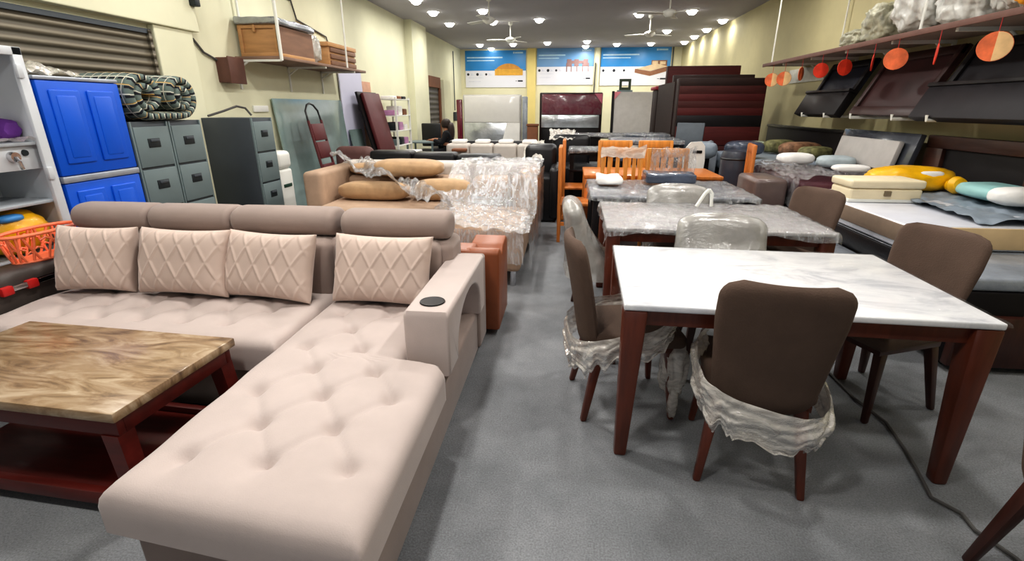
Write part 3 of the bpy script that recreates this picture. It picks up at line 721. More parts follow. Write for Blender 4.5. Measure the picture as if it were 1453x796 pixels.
E_ = [(0, 1), (1, 2), (2, 3), (3, 4), (4, 5), (2, 6), (6, 7), (7, 8), (8, 9), (2, 10), (10, 11), (11, 12), (12, 13), (0, 14), (14, 15), (15, 16), (16, 17), (0, 18), (18, 19), (19, 20), (20, 21)]
Rr = [.15, .14, .13, .055, .08, .085, .06, .045, .033, .03, .06, .045, .033, .03, .085, .06, .045, .04, .085, .06, .045, .04]
# five fingers per hand continue the wrist so that the body stays one surface
for side, w in ((-1, 9), (1, 13)):
    bx, by, bz = V[w]
    for k in range(4):
        i = len(V); y = by+(k-1.5)*.018
        V += [(bx-.05, y, bz+.0), (bx-.09-.008*(k in (1, 2)), y, bz-.012)]; Rr += [.009, .007]; E_ += [(w, i), (i, i+1)]
    i = len(V); V += [(bx-.02, by-side*.04, bz), (bx-.05, by-side*.05, bz-.006)]; Rr += [.01, .008]; E_ += [(w, i), (i, i+1)]
body = skin_mesh('body', V, E_, Rr, SKIN, pe)
skin_mesh('jacket', V[:4]+V[6:9]+V[10:13], [(0, 1), (1, 2), (2, 3), (2, 4), (4, 5), (5, 6), (2, 7), (7, 8), (8, 9)], [.165, .155, .145, .07, .075, .058, .045, .075, .058, .045], DKCLOTH, pe)
skin_mesh('trousers', [V[0]]+V[14:17]+V[18:21], [(0, 1), (1, 2), (2, 3), (0, 4), (4, 5), (5, 6)], [.165, .1, .075, .058, .1, .075, .058], DKCLOTH, pe)
b = blob(BM(), (px-.055, py, 1.15), (.105, .105, .11), .04, 3, 1, 3); blob(b, (px+.06, py, .98), (.075, .12, .2), .08, 3, 2, 3)
obj('hair', b, HAIR, pe)
b = BM()
for s in (-1, 1): lathe(b, [(0, .008), (.01, .004), (.012, 0), (0, -.004)], m=T(px-.172, py+s*.032, 1.16, ry=-90), n=10)
obj('eye', b, BLACKPL, pe)
# ================================================================ PALE L-SHAPED SOFA
def tufted(x0f, x1f, y0, y1, z0, z1, rr, buttons, nu, nv, ovh=.0, seam=.006, slant=0):
    """seat cushion with rounded rim, button dimples and soft folds between them"""
    bm = bmesh.new()
    vs = [0, .004, .012, .03, .06, .1]; vs = vs+[.1+.8*i/(nv-12) for i in range(1, nv-12)]+[1-q for q in vs[::-1]]
    us = [0, .006, .016, .035, .07, .12]; us = us+[.12+.76*i/(nu-12) for i in range(1, nu-12)]+[1-q for q in us[::-1]]
    def top(x, y):
        xa, xb = x0f(y), x1f(y)
        d = min(x-xa, xb-x, y-y0+slant*(x+.93), y1-y)
        z = z1
        if d < rr: z -= rr-math.sqrt(max(0, rr*rr-(rr-max(0, d))**2))
        z += .014*min(1, d/.15)
        for bx, by in buttons:
            q = (x-bx)**2+(y-by)**2
            if q < .09: z -= .032*math.exp(-q/.0013)+.012*math.exp(-q/.009)
        for bx, by in buttons:
            for cx, cy in buttons:
                if (bx, by) < (cx, cy) and .15 < math.hypot(bx-cx, by-cy) < .36 and (abs(bx-cx) > .05) and abs(by-cy) > .05:
                    L2 = (cx-bx)**2+(cy-by)**2; tt = ((x-bx)*(cx-bx)+(y-by)*(cy-by))/L2
                    if 0 < tt < 1:
                        q = (x-bx-tt*(cx-bx))**2+(y-by-tt*(cy-by))**2
                        if q < .006: z -= seam*math.exp(-q/.00028)
        return z + .003*nz((x, y, 0), 6)
    V = []; BV = []
    for v in vs:
        yb = y0+v*(y1-y0); row = []; br = []
        for u in us:
            x = x0f(yb)+u*(x1f(yb)-x0f(yb)); y = yb-slant*(x+.93)*(1-v)**2; row.append(bm.verts.new((x, y, top(x, y)))); br.append((x, y))
        V.append(row); BV.append(br)
    n, m = len(us), len(vs)
    for j in range(m-1):
        for i in range(n-1): bm.faces.new((V[j][i], V[j][i+1], V[j+1][i+1], V[j+1][i]))
    ring = [(0, i) for i in range(n)]+[(j, n-1) for j in range(1, m)]+[(m-1, i) for i in range(n-2, -1, -1)]+[(j, 0) for j in range(m-2, 0, -1)]
    prev = [V[j][i] for j, i in ring]
    for z in (z1-rr*1.6, z0+.02, z0):
        cur = []
        for j, i in ring:
            x, y = BV[j][i]; cur.append(bm.verts.new((x, y, z)))
        for k in range(len(ring)):
            k2 = (k+1) % len(ring); bm.faces.new((prev[k], cur[k], cur[k2], prev[k2]))
        prev = cur
    bm.faces.new(prev)
    bmesh.ops.recalc_face_normals(bm, faces=list(bm.faces))
    return bm

t = thing('corner_sofa', 'pale beige tufted velvet corner sofa with chaise and cup holder arm', 'sofa', (-1.8, 2.2, 0))
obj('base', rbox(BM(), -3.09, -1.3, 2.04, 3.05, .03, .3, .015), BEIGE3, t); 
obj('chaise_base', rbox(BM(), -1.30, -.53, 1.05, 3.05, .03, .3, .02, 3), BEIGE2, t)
btn = []
for k in range(7):
    for j, y in enumerate((2.2, 2.4, 2.6)):
        x = -3.0+.25*k+(.125 if j == 1 else 0)
        if x < -1.42: btn.append((x, y))
obj('seat_cushion', tufted(lambda y: -3.1, lambda y: -1.375, 2.0, 2.76, .28, .44, .05, btn, 90, 46, seam=.011), BEIGE, t, ang=70)
btn = []
for j in range(8):
    y = 1.2+.2*j
    for k in range(3):
        x = -1.21+.28*k+(.14 if j % 2 else 0)
        if x < -.6 - (.2 if y > 1.85 else 0) and y < 2.65: btn.append((x, y))
def stepx(y):
    k = min(1, max(0, (y-1.87)/.05)); k = k*k*(3-2*k)
    return -.5-.215*k
obj('chaise_cushion', tufted(lambda y: -1.362, stepx, .975, 2.76, .28, .44, .06, btn, 56, 110, seam=.011, slant=.12), BEIGE, t, ang=70)
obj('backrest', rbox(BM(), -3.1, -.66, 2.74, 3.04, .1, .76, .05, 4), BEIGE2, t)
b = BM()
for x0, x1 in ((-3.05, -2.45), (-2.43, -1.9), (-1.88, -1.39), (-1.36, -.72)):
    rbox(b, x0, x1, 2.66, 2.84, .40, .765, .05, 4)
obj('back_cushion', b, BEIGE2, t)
for k, (x0, x1, dz) in enumerate(((-3.13, -2.60, 0), (-2.60, -2.05, 0), (-2.05, -1.385, 0), (-1.345, -.68, -.005))):
    L = x1-x0; c = (x0+x1)/2
    bm = BM(); pr = []
    n = 28; rings = []
    prof = [(0, .3), (.004, .68), (.015, .86), (.035, .96), (.07, 1.0), (.5, 1.02)]
    prof = prof+[(1-a, s) for a, s in prof[::-1]][1:]
    for a, s in prof:
        rings.append([bm.verts.new((x0+a*L, 2.87+.125*s*math.copysign(abs(math.cos(2*PI*i/n))**.85, math.cos(2*PI*i/n)), .845+dz+.085*s*math.copysign(abs(math.sin(2*PI*i/n))**.85, math.sin(2*PI*i/n)))) for i in range(n)])
    for p, q_ in zip(rings, rings[1:]):
        for i in range(n): bm.faces.new((p[i], p[(i+1) % n], q_[(i+1) % n], q_[i]))
    bm.faces.new(rings[0][::-1]); bm.faces.new(rings[-1])
    bmesh.ops.recalc_face_normals(bm, faces=list(bm.faces))
    obj('headrest', bm, BEIGE2, t, ang=60)
# arm: bridge shape with an arched opening underneath
pts = [(1.96, .335), (1.96, .625), (1.975, .65), (2.9, .65), (2.92, .63), (2.92, .3), (2.78, .3)]
for i in range(13):
    a = PI*i/12; pts.append((2.46+.32*math.cos(a), .34+.24*math.sin(a)**.8))
pts += [(2.13, .335)]
b = BM(); prism(b, pts, 'x', -.71, -.5)
eds = [e for e in b.edges if abs(e.verts[0].co.x-e.verts[1].co.x) < 1e-6]
bmesh.ops.bevel(b, geom=eds, offset=.018, segments=3, profile=.5, affect='EDGES')
am = obj('armrest', b, BEIGE, t, ang=50)
b = lathe(BM(), [(.048, .0), (.058, .004), (.06, 0.0)], (-.605, 2.09, .652), 28)
lathe(b, [(0, -.0), (.052, .0)], (-.605, 2.09, .6535), 28)
obj('cup_holder', b, BLACKPL, am, label='black cup holder ring')
obj('arm_post', rbox(BM(), -.7, -.51, 2.8, 3.04, .05, .62, .02, 3), BEIGE2, t)
for x in (-3.0, -1.22, -.62):
    for y in (1.1, 2.95):
        if x > -2 or y > 2: obj('foot', rbox(BM(), x-.04, x+.04, y-.04, y+.04, 0, .035), BLACKPL, t)

# quilted pillows
def pillow_bm(w, h, th, pat=True, nu=110, nv=80):
    def pos(u, v):
        a, c = 2*u-1, 2*v-1
        kx = 1-.06*(1-a*a)*0-.05*(1-c*c)*(abs(a)**3)*1.0; ky = 1-.07*(1-a*a)*(abs(c)**3)
        return (w/2*a*kx, 0, h/2*c*ky)
    def thick(u, v):
        a, c = 2*u-1, 2*v-1
        f = max(0, (1-a**4)*(1-c**4))**.55*th/2+.006
        g = 0
        if pat:
            x, z = a*w/2, c*h/2
            for s in (1, -1):
                q = x/.118+s*z/.2+.25; d = abs(q-round(q))*.09
                g = max(g, math.exp(-(d/.0065)**2))
        return (f+.007*g*min(1, f/.03), f)
    return solid(BM(), nu, nv, pos, thick, lambda u, v: (0, -1, 0))
pl = single('quilted_pillow', pillow_bm(.58, .395, .18), PILLOW, 'beige diamond quilted pillow leaning on the chaise end backrest', 'pillow', 'diamond quilted sofa pillows', ang=80)
def setp(o, x, y, z, rx, ry, rz): o.location = (x, y, z); o.rotation_mode = 'XYZ'; o.rotation_euler = (R(rx), R(ry), R(rz))
pl.data.transform(Matrix.Translation((0, 0, 0)))
setp(pl, -1.03, 2.5, .455, -20, 0, -3)
for lab, a in (('beige diamond quilted pillow in the middle of long seat beside the gap to the chaise', (-1.715, 2.5, .455, -20, 0, -8)),
               ('second beige diamond quilted pillow from left end of pale sofa', (-2.235, 2.5, .46, -18, 0, -2)),
               ('beige diamond quilted pillow at left end of pale sofa beside blue cupboard', (-2.8, 2.5, .46, -18, 2, 8))):
    o = pl.copy(); col.objects.link(o); o['label'] = lab; setp(o, *a)
    if a[0] < -2.5: o.scale = (.8, 1, 1)

# ================================================================ COFFEE TABLE
CT = T(-1.555, 1.31, 0, rz=-3.5)
t = thing('coffee_table', 'low coffee table with brown marble top and red stained wooden frame', 'coffee table', (-2.1, 1.65, 0))
b = rbox(BM(), -1.15, 0, .0, .62, .455, .495, .006, 2, m=CT); obj('marble_top', b, MARBLE_B, t)
b = BM()
for y0, y1 in ((.02, .05), (.57, .6)): rbox(b, -1.13, -.02, y0, y1, .385, .456, .003, m=CT)
for x0, x1 in ((-1.13, -1.10), (-.05, -.02)): rbox(b, x0, x1, .05, .57, .385, .456, .003, m=CT)
obj('apron', b, REDWOOD, t)
for x, y, sx, sy in ((-.06, .05, 1, -1), (-.06, .57, 1, 1), (-1.09, .05, -1, -1), (-1.09, .57, -1, 1)):
    b = BM(); tb = bmesh.new(); bmesh.ops.create_cube(tb, size=1)
    for v in tb.verts:
        k = .5-v.co.z; w = .07-.01*k
        v.co = Vector((x+v.co.x*w+sx*.05*k*.8, y+v.co.y*w+sy*.03*k*.5, .385*(v.co.z+.5)))
    tb.transform(CT); obj('leg', merge(b, tb), REDWOOD, t)
b = rbox(BM(), -1.08, -.06, .06, .56, .06, .085, .003, m=CT)
rbox(b, -1.1, -.03, .015, .05, .05, .11, .003, m=CT); rbox(b, -1.1, -.03, .57, .605, .05, .11, .003, m=CT)
obj('lower_shelf', b, REDWOOD, t)

# ================================================================ ORANGE SOFA behind
t = thing('leather_sofa', 'tan orange leather sofa standing right behind the pale corner sofa', 'sofa', (-1.2, 3.4, 0))
obj('backrest', rbox(BM(), -2.0, -.6, 3.09, 3.3, .08, .62, .03, 3), ORANGE, t)
b = BM(); prism(b, [(3.1, .04), (3.09, .60), (3.12, .625), (3.2, .61), (3.27, .55), (3.34, .605), (3.5, .625), (3.56, .60), (3.58, .54), (3.57, .04)], 'x', -.66, -.43)
bmesh.ops.bevel(b, geom=list(b.edges), offset=.015, segments=2, profile=.5, affect='EDGES')
obj('armrest', b, ORANGE, t, ang=50)
obj('armrest', rbox(BM(), -2.2, -2.0, 3.09, 3.58, .04, .62, .03, 3), ORANGE, t)
obj('seat', rbox(BM(), -2.0, -.66, 3.3, 3.57, .12, .40, .04, 3), ORANGE, t)
for x in (-2.1, -.53): obj('foot', rbox(BM(), x-.05, x+.05, 3.2, 3.5, 0, .05), BLACKPL, t)

# ================================================================ PLASTIC-WRAPPED SOFA
t = thing('wrapped_sofa', 'sand coloured corner sofa wrapped in clear plastic behind orange sofa', 'sofa', (-1.6, 5.3, 0))
obj('base', rbox(BM(), -2.86, -.4, 4.95, 6.45, .1, .34, .02), SAND, t)
obj('chaise', rbox(BM(), -1.12, -.38, 4.08, 5.2, .14, .51, .04, 3), SAND, t)
obj('seat_cushion', rbox(BM(), -2.68, -1.14, 4.9, 5.95, .33, .5, .06, 4), SAND, t)
obj('backrest', rbox(BM(), -2.88, -.34, 6.12, 6.48, .1, .86, .06, 4), CREAMF, t)
for x in (-2.71, -1.93, -1.15): obj('back_cushion', rbox(BM(), x, x+.75, 5.88, 6.2, .48, .72, .08, 4), SAND, t)
obj('armrest', rbox(BM(), -2.9, -2.68, 5.2, 6.3, .1, .84, .05, 4), SAND, t)
obj('armrest', rbox(BM(), -.56, -.34, 5.18, 6.3, .1, .83, .05, 4), SAND, t)
for x, y in ((-1.05, 4.15), (-.45, 4.15), (-.45, 6.4), (-2.85, 5.05), (-2.85, 6.4)): obj('foot', cyl(BM(), (x, y, 0), (x, y, .14), .03, n=10), CHROME, t)
# plastic over the chaise, right arm and back
def drape(u, v):
    y = 4.03+2.5*v; x = -1.35+1.05*u
    if y < 5.1: z = .525+.02*math.sin(u*5)
    else:
        k = min(1, (y-5.1)/.9); z = .525+.35*k*k*(3-2*k)
    if y < 5.25 and u > .72: z += 0
    if u > .7 and y > 5.05: z = max(z, .84+.02*math.sin(v*20)) if y > 5.15 else max(z, .6)
    return (x, y, z)
b = sheet(BM(), 70, 110, drape, .035, 7, 3)
bm2 = sheet(b, 60, 12, lambda u, v: (-.3+.01*math.sin(u*30), 4.05+2.45*u, (.5 if u < .42 else .82)*(1-v)+.16*v), .02, 9, 6)
sheet(b, 40, 10, lambda u, v: (-1.13+.78*u, 4.045, .52-.3*v), .02, 11, 2)
obj('plastic_wrap', b, PW_S, t, ang=180)
b = sheet(BM(), 90, 26, lambda u, v: (-2.9+1.75*u, 6.15-1.2*u+.5*v*(1-.4*u)-.25, .87-.33*u+.06*math.sin(u*14+v*4)+.05), .05, 6, 12)
obj('plastic_wrap', b, PW, t, ang=180)
def cushion(name, w, d, h, loc, rz, mat, label, group=None, rx=0, cat='cushion'):
    b = blob(BM(), (0, 0, 0), (w/2, d/2, h/2), .05, 2.2, w*10, 4)
    for v in b.verts:
        v.co.x = math.copysign(w/2*(abs(v.co.x)/(w/2))**.75, v.co.x); v.co.y = math.copysign(d/2*(abs(v.co.y)/(d/2))**.8, v.co.y)
    for v in b.verts: v.co.z += h/2
    o = single(name, b, mat, label, cat, group, ang=180); o.location = loc; o.rotation_euler = (R(rx), 0, R(rz)); return o
cushion('gold_cushion', .86, .42, .2, (-1.9, 5.86, .725), 2, GOLD, 'largest gold cushion lying on top of wrapped sofa back', 'gold cushions on the wrapped sofa')
cushion('gold_cushion', .55, .3, .14, (-2.4, 6.0, .725), -3, GOLD, 'small gold cushion left of largest one on wrapped sofa', 'gold cushions on the wrapped sofa')
cushion('gold_cushion', .85, .3, .2, (-2.2, 5.5, .505), -2, GOLD, 'long gold bolster cushion on left seat of wrapped sofa', 'gold cushions on the wrapped sofa')
cushion('gold_cushion', .66, .3, .24, (-1.4, 5.55, .505), 6, GOLD, 'gold cushion in the middle of wrapped sofa seat under folded plastic', 'gold cushions on the wrapped sofa')

# black sofa, brown sofa, beige sofa
t = thing('black_sofa', 'low black leather sofa behind the plastic wrapped sofa', 'sofa', (-2.0, 7.5, 0))
obj('base', rbox(BM(), -3.0, -1.0, 7.0, 7.85, .06, .42, .03), BLACKL, t); obj('plinth', rbox(BM(), -2.95, -1.05, 7.05, 7.8, 0, .06), BLACKPL, t)
for k in range(3): obj('back_cushion', rbox(BM(), -2.98+.665*k, -2.33+.665*k, 7.35, 7.68, .4, .89-.02*k, .05, 4), BLACKL, t)
t = thing('brown_sofa', 'dull maroon brown armchair with rounded back beside step ladder', 'armchair', (-3.5, 7.9, 0))
b = rbox(BM(), -3.62, -3.08, 7.75, 8.5, .0, .5, .06, 4); obj('seat', b, M('maroon_brown', (92, 62, 58), .6), t)
b = rbox(BM(), -3.66, -3.04, 7.6, 7.84, .0, .93, .11, 5); obj('backrest', b, M('maroon_brown_back', (98, 66, 62), .6), t)
t = thing('beige_sofa', 'cream four seat sofa with dark gaps between headrests, in front of white wrapped bed', 'sofa', (-1.3, 8.6, 0))
obj('base', rbox(BM(), -2.06, -.45, 8.1, 8.95, .05, .42, .03), CREAMF, t); obj('plinth', rbox(BM(), -2.0, -.5, 8.15, 8.9, 0, .06), BLACKPL, t)
for k in range(4):
    x0 = -2.05+.4*k
    obj('back_cushion', rbox(BM(), x0, x0+.395, 8.4, 8.75, .4, .93, .05, 4), CREAMF, t)
    obj('headrest', rbox(BM(), x0+.08, x0+.32, 8.5, 8.75, .93, .99, .025, 3), WHITEF, t)
obj('back_board', rbox(BM(), -2.05, -.46, 8.68, 8.82, .4, .965, .02), BLACKL, t)
obj('armrest', rbox(BM(), -.47, -.36, 8.2, 8.9, .1, .7, .04, 3), CREAMF, t)
obj('tray', rbox(BM(), -1.93, -1.68, 8.28, 8.42, .81, .86, .02), RUST, t, label='dark brown fold-down tray')

# black recliners along the aisle with plastic
t = thing('black_recliner', 'black leather recliner with torn plastic at the aisle, beside honey wood chairs', 'recliner', (-.22, 7.3, 0))
obj('body', rbox(BM(), -.62, -.16, 6.75, 7.7, .0, .62, .04, 4), BLACKL, t); obj('backrest', rbox(BM(), -.62, -.16, 7.3, 7.72, .5, 1.0, .08, 4), BLACKL, t)
obj('armrest', rbox(BM(), -.24, -.1, 6.72, 7.6, .05, .74, .05, 4), BLACKL, t)
obj('plastic_wrap', sheet(BM(), 30, 40, lambda u, v: (-.66+.3*u, 7.15+.62*v, 1.03-.25*(1-v)-.12*(1-u)**2), .05, 8, 5), PW_M, t, ang=180)
t = thing('black_recliner', 'black leather recliner farther back on the aisle, right of cream sofa', 'recliner', (-.1, 8.7, 0))
obj('body', rbox(BM(), -.28, .38, 8.3, 9.3, .0, .6, .05, 4), BLACKL, t); obj('backrest', rbox(BM(), -.28, .38, 8.9, 9.35, .5, 1.06, .08, 4), BLACKL, t)
obj('plastic_wrap', sheet(BM(), 24, 30, lambda u, v: (-.34+.45*u, 8.85+.55*v, 1.1-.12*(1-v)), .05, 8, 15), PW_M, t, ang=180)

# ================================================================ DINING TABLES
def leg_taper(bm, x, y, z1, w1, w0, dx, dy, n=4):
    tb = bmesh.new(); bmesh.ops.create_cube(tb, size=1)
    for v in tb.verts:
        k = .5-v.co.z; w = w1+(w0-w1)*k
        v.co = Vector((x+v.co.x*w+dx*k, y+v.co.y*w+dy*k, z1*(v.co.z+.5)))
    bmesh.ops.bevel(tb, geom=list(tb.edges), offset=.01, segments=2, profile=.5, affect='EDGES')
    return merge(bm, tb)
def cover(W, D, z, drop, seed, amp=.01, m=None):
    """film laid over a table top, hanging over its rim"""
    def f(u, v):
        a, c = (2*u-1), (2*v-1)
        x, y = a*(W/2+drop), c*(D/2+drop); e = 0
        ox, oy = max(0, abs(x)-W/2-.004), max(0, abs(y)-D/2-.004)
        zz = z+.002-(ox+oy)*(.9+.3*math.sin(9*(x+y)+seed))
        x = max(-W/2-.006-ox*.15, min(W/2+.006+ox*.15, x)); y = max(-D/2-.006-oy*.15, min(D/2+.006+oy*.15, y))
        return (x, y, zz)
    b = bmesh.new()
    def g(u, v):
        p = Vector(f(u, v)); w = abs(nz(p, 7, seed))+.4*abs(nz(p, 17, seed+2)); p.z += amp*w
        if abs(2*u-1) > .93 or abs(2*v-1) > .9: p.x += amp*nz(p, 14, seed+4); p.y += amp*nz(p, 14, seed+7)
        return p
    grid(b, 80, 60, g); return b
def table(label, W, D, top, wood, leg_in, wrap, loc, rz=0, apron=True, drop=.04, seed=1, round_end=False, leg=(.085, .055), th=.028, amp=.01):
    t = thing('dining_table', label, 'dining table', (0, 0, 0))
    b = rbox(BM(), -W/2, W/2, -D/2, D/2, .75-th, .75, .008, 3); obj('tabletop', b, top, t)
    i = leg_in
    if apron:
        b = BM()
        for s in (-1, 1): rbox(b, -W/2+i, W/2-i, s*(D/2-i-.012)-.012, s*(D/2-i-.012)+.012, .65, .75-th, .003); rbox(b, s*(W/2-i-.012)-.012, s*(W/2-i-.012)+.012, -D/2+i, D/2-i, .65, .75-th, .003)
        obj('apron', b, wood, t)
    for sx in (-1, 1):
        for sy in (-1, 1): obj('leg', leg_taper(BM(), sx*(W/2-i-.02), sy*(D/2-i-.02), .75-th, leg[0], leg[1], sx*.015, sy*.015), wood, t)
    if wrap: obj('plastic_cover', cover(W, D, .75, drop, seed, amp), wrap, t, ang=180)
    return place(t, loc, rz)
t1 = table('white marble dining table with cherry wood legs, nearest to the camera', 1.4, .93, MARBLE_W, CHERRY, .03, PW_T, (.965, 2.35, 0), -1.8, drop=.025, seed=2, leg=(.1, .055), amp=.006)
t2 = table('grey marble dining table in loose plastic, second row behind white marble table', 1.46, .95, MARBLE_G, CHERRY, .03, PW, (1.01, 3.75, 0), -.5, drop=.06, seed=7, leg=(.095, .06), amp=.016)
GLT = M('dark_glass_with_reflection', (146, 150, 160), .1, sc=2, amt=.12, coat=.6)  # grey base colour holds the bright reflection on a darker glass
t3 = table('dark glass dining table in plastic, third row in front of honey wood chairs', 1.48, 1.06, GLT, BLACKW, .04, PW, (.96, 5.06, 0), 0, drop=.07, seed=11, leg=(.07, .06), amp=.02)

# ---- fabric dining chair, facing +Y from its own origin
def fabric_chair(label, wood, fab, group='brown fabric dining chairs', bh=.57):
    t = thing('dining_chair', label, 'chair', (0, 0, 0), 0, group)
    def pos(u, v):
        z = .36+bh*v; hw = .185+.038*min(1, v*1.4)
        d = (1-v)*bh
        r = .075
        if d < r: hw -= r-math.sqrt(max(0, r*r-(r-d)**2))
        d = v*bh
        if d < .09: hw -= .09-math.sqrt(max(0, .0081-(.09-d)**2))
        a = 2*u-1
        return (a*hw, -.215-.10*v**1.2+.035*a*a, z)
    def th(u, v):
        a = 2*u-1; f = .026*(max(0, 1-a**8)*max(0, 1-(2*v-1)**10))**.5+.003
        return (f, f)
    obj('backrest', solid(BM(), 30, 34, pos, th, lambda u, v: (0, 1, .12)), fab, t, ang=60)
    b = rbox(BM(), -.225, .225, -.2, .25, .40, .475, .03, 4)
    for v in b.verts: v.co.x *= 1-.1*(v.co.y < 0)
    obj('seat', b, fab, t); obj('seat_frame', rbox(BM(), -.19, .19, -.18, .22, .37, .402, .004), wood, t)
    for sx in (-1, 1):
        obj('leg', leg_taper(BM(), sx*.165, .18, .385, .048, .03, sx*.035, .035), wood, t)
        obj('leg', leg_taper(BM(), sx*.155, -.16, .385, .052, .032, sx*.045, -.075), wood, t)
    return t
def torn_wrap(t, seed, ztop=.47, hang=.19, w=.228, yb=-.275, yf=.06, tilt=0):
    """torn film bunched around the bottom of the back, open at the front"""
    b = bmesh.new(); n = 110
    def f(u, v):
        s = 2*u-1                                  # -1 .. 1 runs from the right front corner round the back to the left
        ang = -PI/2+s*PI*.78
        x = w*math.copysign(abs(math.cos(ang))**.55, math.cos(ang)); y = (yb+yf)/2+(yf-yb)/2*math.copysign(abs(math.sin(ang))**.6, math.sin(ang))
        rag = .75+.5*abs(nz((s*4, seed, 0), 1.5, seed))+.35*abs(nz((s*14, seed, 2), 1.4, seed+2))
        z = ztop-.03*math.cos(s*3)+tilt*x+.10*abs(s)**3-hang*v*rag*(1-.35*abs(s))
        k = math.sin(PI*min(1, v*.85+.1))
        fold = abs(nz((s*3.2+v*.8, v*3.2+s, seed), 1.3, seed))*1.6-.4; f2 = nz((s*9+v*6, v*7, seed), 1.2, seed+4)
        o = .014+.022*k+.026*fold*(.3+v)+.006*f2
        return Vector((x+math.cos(ang)*o, y+math.sin(ang)*o, z+.008*f2+.02*fold*v))
    grid(b, n, 26, f)
    obj('torn_plastic', b, PW_M, t, ang=180, label='torn clear plastic bunched around bottom of back')
c1 = fabric_chair('brown fabric dining chair nearest the camera with torn plastic around its seat', CHERRY, CHAIRF)
place(c1, (.835, 1.99, 0), -10)
base_kids = None
c3 = fabric_chair( 'brown fabric dining chair at right end of white marble table', CHERRY_D, CHAIRF)
c2 = dup(c1, (.33, 2.40, 0), -82, 'brown fabric dining chair at left end of white marble table, plastic slipping off')
c6 = dup(c3, (1.66, 3.86, 0), 116, 'brown fabric dining chair at right end of grey marble table')
c5 = dup(c3, (1.685, 1.28, 0), -90, 'wooden legged dining chair at bottom right corner, mostly out of frame')
place(c3, (1.665, 2.57, 0), 112); place(c1, (0, 0, 0)); torn_wrap(c1, 3.1, ztop=.46, tilt=-.2); place(c1, (.835, 1.99, 0), -10)
o0 = MATS[c2.name]; MATS[c2.name] = Matrix.Identity(4); torn_wrap(c2, 8.4, hang=.19, yf=.2, w=.245)
b = blob(BM(), (.14, .22, .27), (.085, .06, .15), .3, 2.5, 5, 4); blob(b, (.2, .215, .1), (.03, .025, .09), .2, 3, 6, 3)
obj('torn_plastic', b, PW_M, c2, ang=180, label='clear plastic bag tied round front leg'); MATS[c2.name] = o0
# bagged chairs
def bagged_chair(label, seed):
    t = fabric_chair(label, CHERRY_D, CHAIRF, 'plastic bagged dining chairs', .52)
    def pos(u, v):
        a = 2*PI*u; z = .34+.555*v
        k = math.sqrt(max(.0, 1-((v-.86)/.14)**2)) if v > .86 else 1
        w = (.262+.02*(1-v)**2)*(.5+.5*k); hy = (.07+.15*(1-v)**2)*max(.12, k)
        x = w*math.copysign(abs(math.cos(a))**.5, math.cos(a)); y = -.20-.10*max(0, (z-.36)/.57)**1.2+.10*(1-v)**2+hy*math.copysign(abs(math.sin(a))**.7, math.sin(a))
        q = nz((x*5, y*5, z*3), 1.4, seed); q2 = nz((x*9+z*7, y*6, z*2), 1.6, seed+4)
        return Vector((x+.014*q+.005*q2, y+.014*q+.003*q2, z+.006*q2-.03*max(0, v-.7)*abs(x)/.07*.3))
    b = bmesh.new(); V = grid(b, 48, 30, pos, closed=True)
    b.faces.new(V[-1])
    obj('plastic_bag', b, PW_G, t, ang=180, label='grey translucent plastic bag over the back')
    return t
place(bagged_chair('plastic bagged dining chair between white and grey marble tables', 2.2), (.93, 2.84, 0), 174)
place(bagged_chair('plastic bagged dining chair at left end of grey marble table', 5.2), (.32, 3.62, 0), -88)
place(bagged_chair('plastic bagged dining chair between grey marble and dark glass tables', 9.1), (.95, 4.1, 0), 180)
t = thing('plastic_strap', 'white bent plastic strap standing up on grey marble table', 'strap', (1.1, 4.05, .76))
obj('band', tube(tube(BM(), [(1.02, 4.0, .77), (1.08, 4.02, .87), (1.11, 4.03, .9)], .014, 8), [(1.11, 4.03, .9), (1.135, 4.03, .87), (1.14, 4.02, .77)], .014, 8), WHITEPL, t)
# things on third table
b = rbox(BM(), .8, 1.3, 5.2, 5.52, .775, .87, .02, 2); bmesh.ops.subdivide_edges(b, edges=list(b.edges), cuts=4, use_grid_fill=True)
for v in b.verts: v.co.z += .02*nz(v.co, 10) if v.co.z > .8 else 0
single('wrapped_board', b, DARKWRAP, 'dark board in crinkled plastic lying on dark glass table', 'board')
b = rbox(BM(), .3, .55, 5.05, 5.4, .775, .85, .03, 3); bmesh.ops.subdivide_edges(b, edges=list(b.edges), cuts=4, use_grid_fill=True)
for v in b.verts: v.co += Vector((.02*nz(v.co, 9), .02*nz(v.co, 9, 3), .03*nz(v.co, 9, 5) if v.co.z > .8 else 0))
single('plastic_packet', b, WHITEF, 'crumpled white packet at left end of dark glass table', 'packet')

# honey wood chairs (face +Y; slatted top rail, posts, seat)
def wood_chair(label, wood, h=1.05, w=.46, group='honey wood dining chairs'):
    t = thing('wooden_chair', label, 'chair', (0, 0, 0), 0, group)
    for s in (-1, 1):
        obj('rear_leg', leg_taper(BM(), s*(w/2-.02), -.22, h, .045, .04, 0, 0), wood, t)
        obj('front_leg', leg_taper(BM(), s*(w/2-.02), .2, .43, .045, .035, 0, 0), wood, t)
    obj('top_rail', rbox(BM(), -w/2, w/2, -.245, -.2, h-.09, h+.01, .012), wood, t)
    obj('lower_rail', rbox(BM(), -w/2+.02, w/2-.02, -.235, -.205, .56, .62, .005), wood, t)
    b = BM()
    for k in range(4): rbox(b, -w/2+.07+k*.094, -w/2+.115+k*.094, -.23, -.21, .6, h-.08, .004)
    obj('back_slats', b, wood, t)
    obj('seat', rbox(BM(), -w/2+.0, w/2-.0, -.22, .23, .43, .47, .015, 3), wood, t)
    b = BM()
    for s in (-1, 1): rbox(b, s*(w/2-.02)-.012, s*(w/2-.02)+.012, -.2, .18, .2, .24)
    obj('stretcher', b, wood, t)
    return t
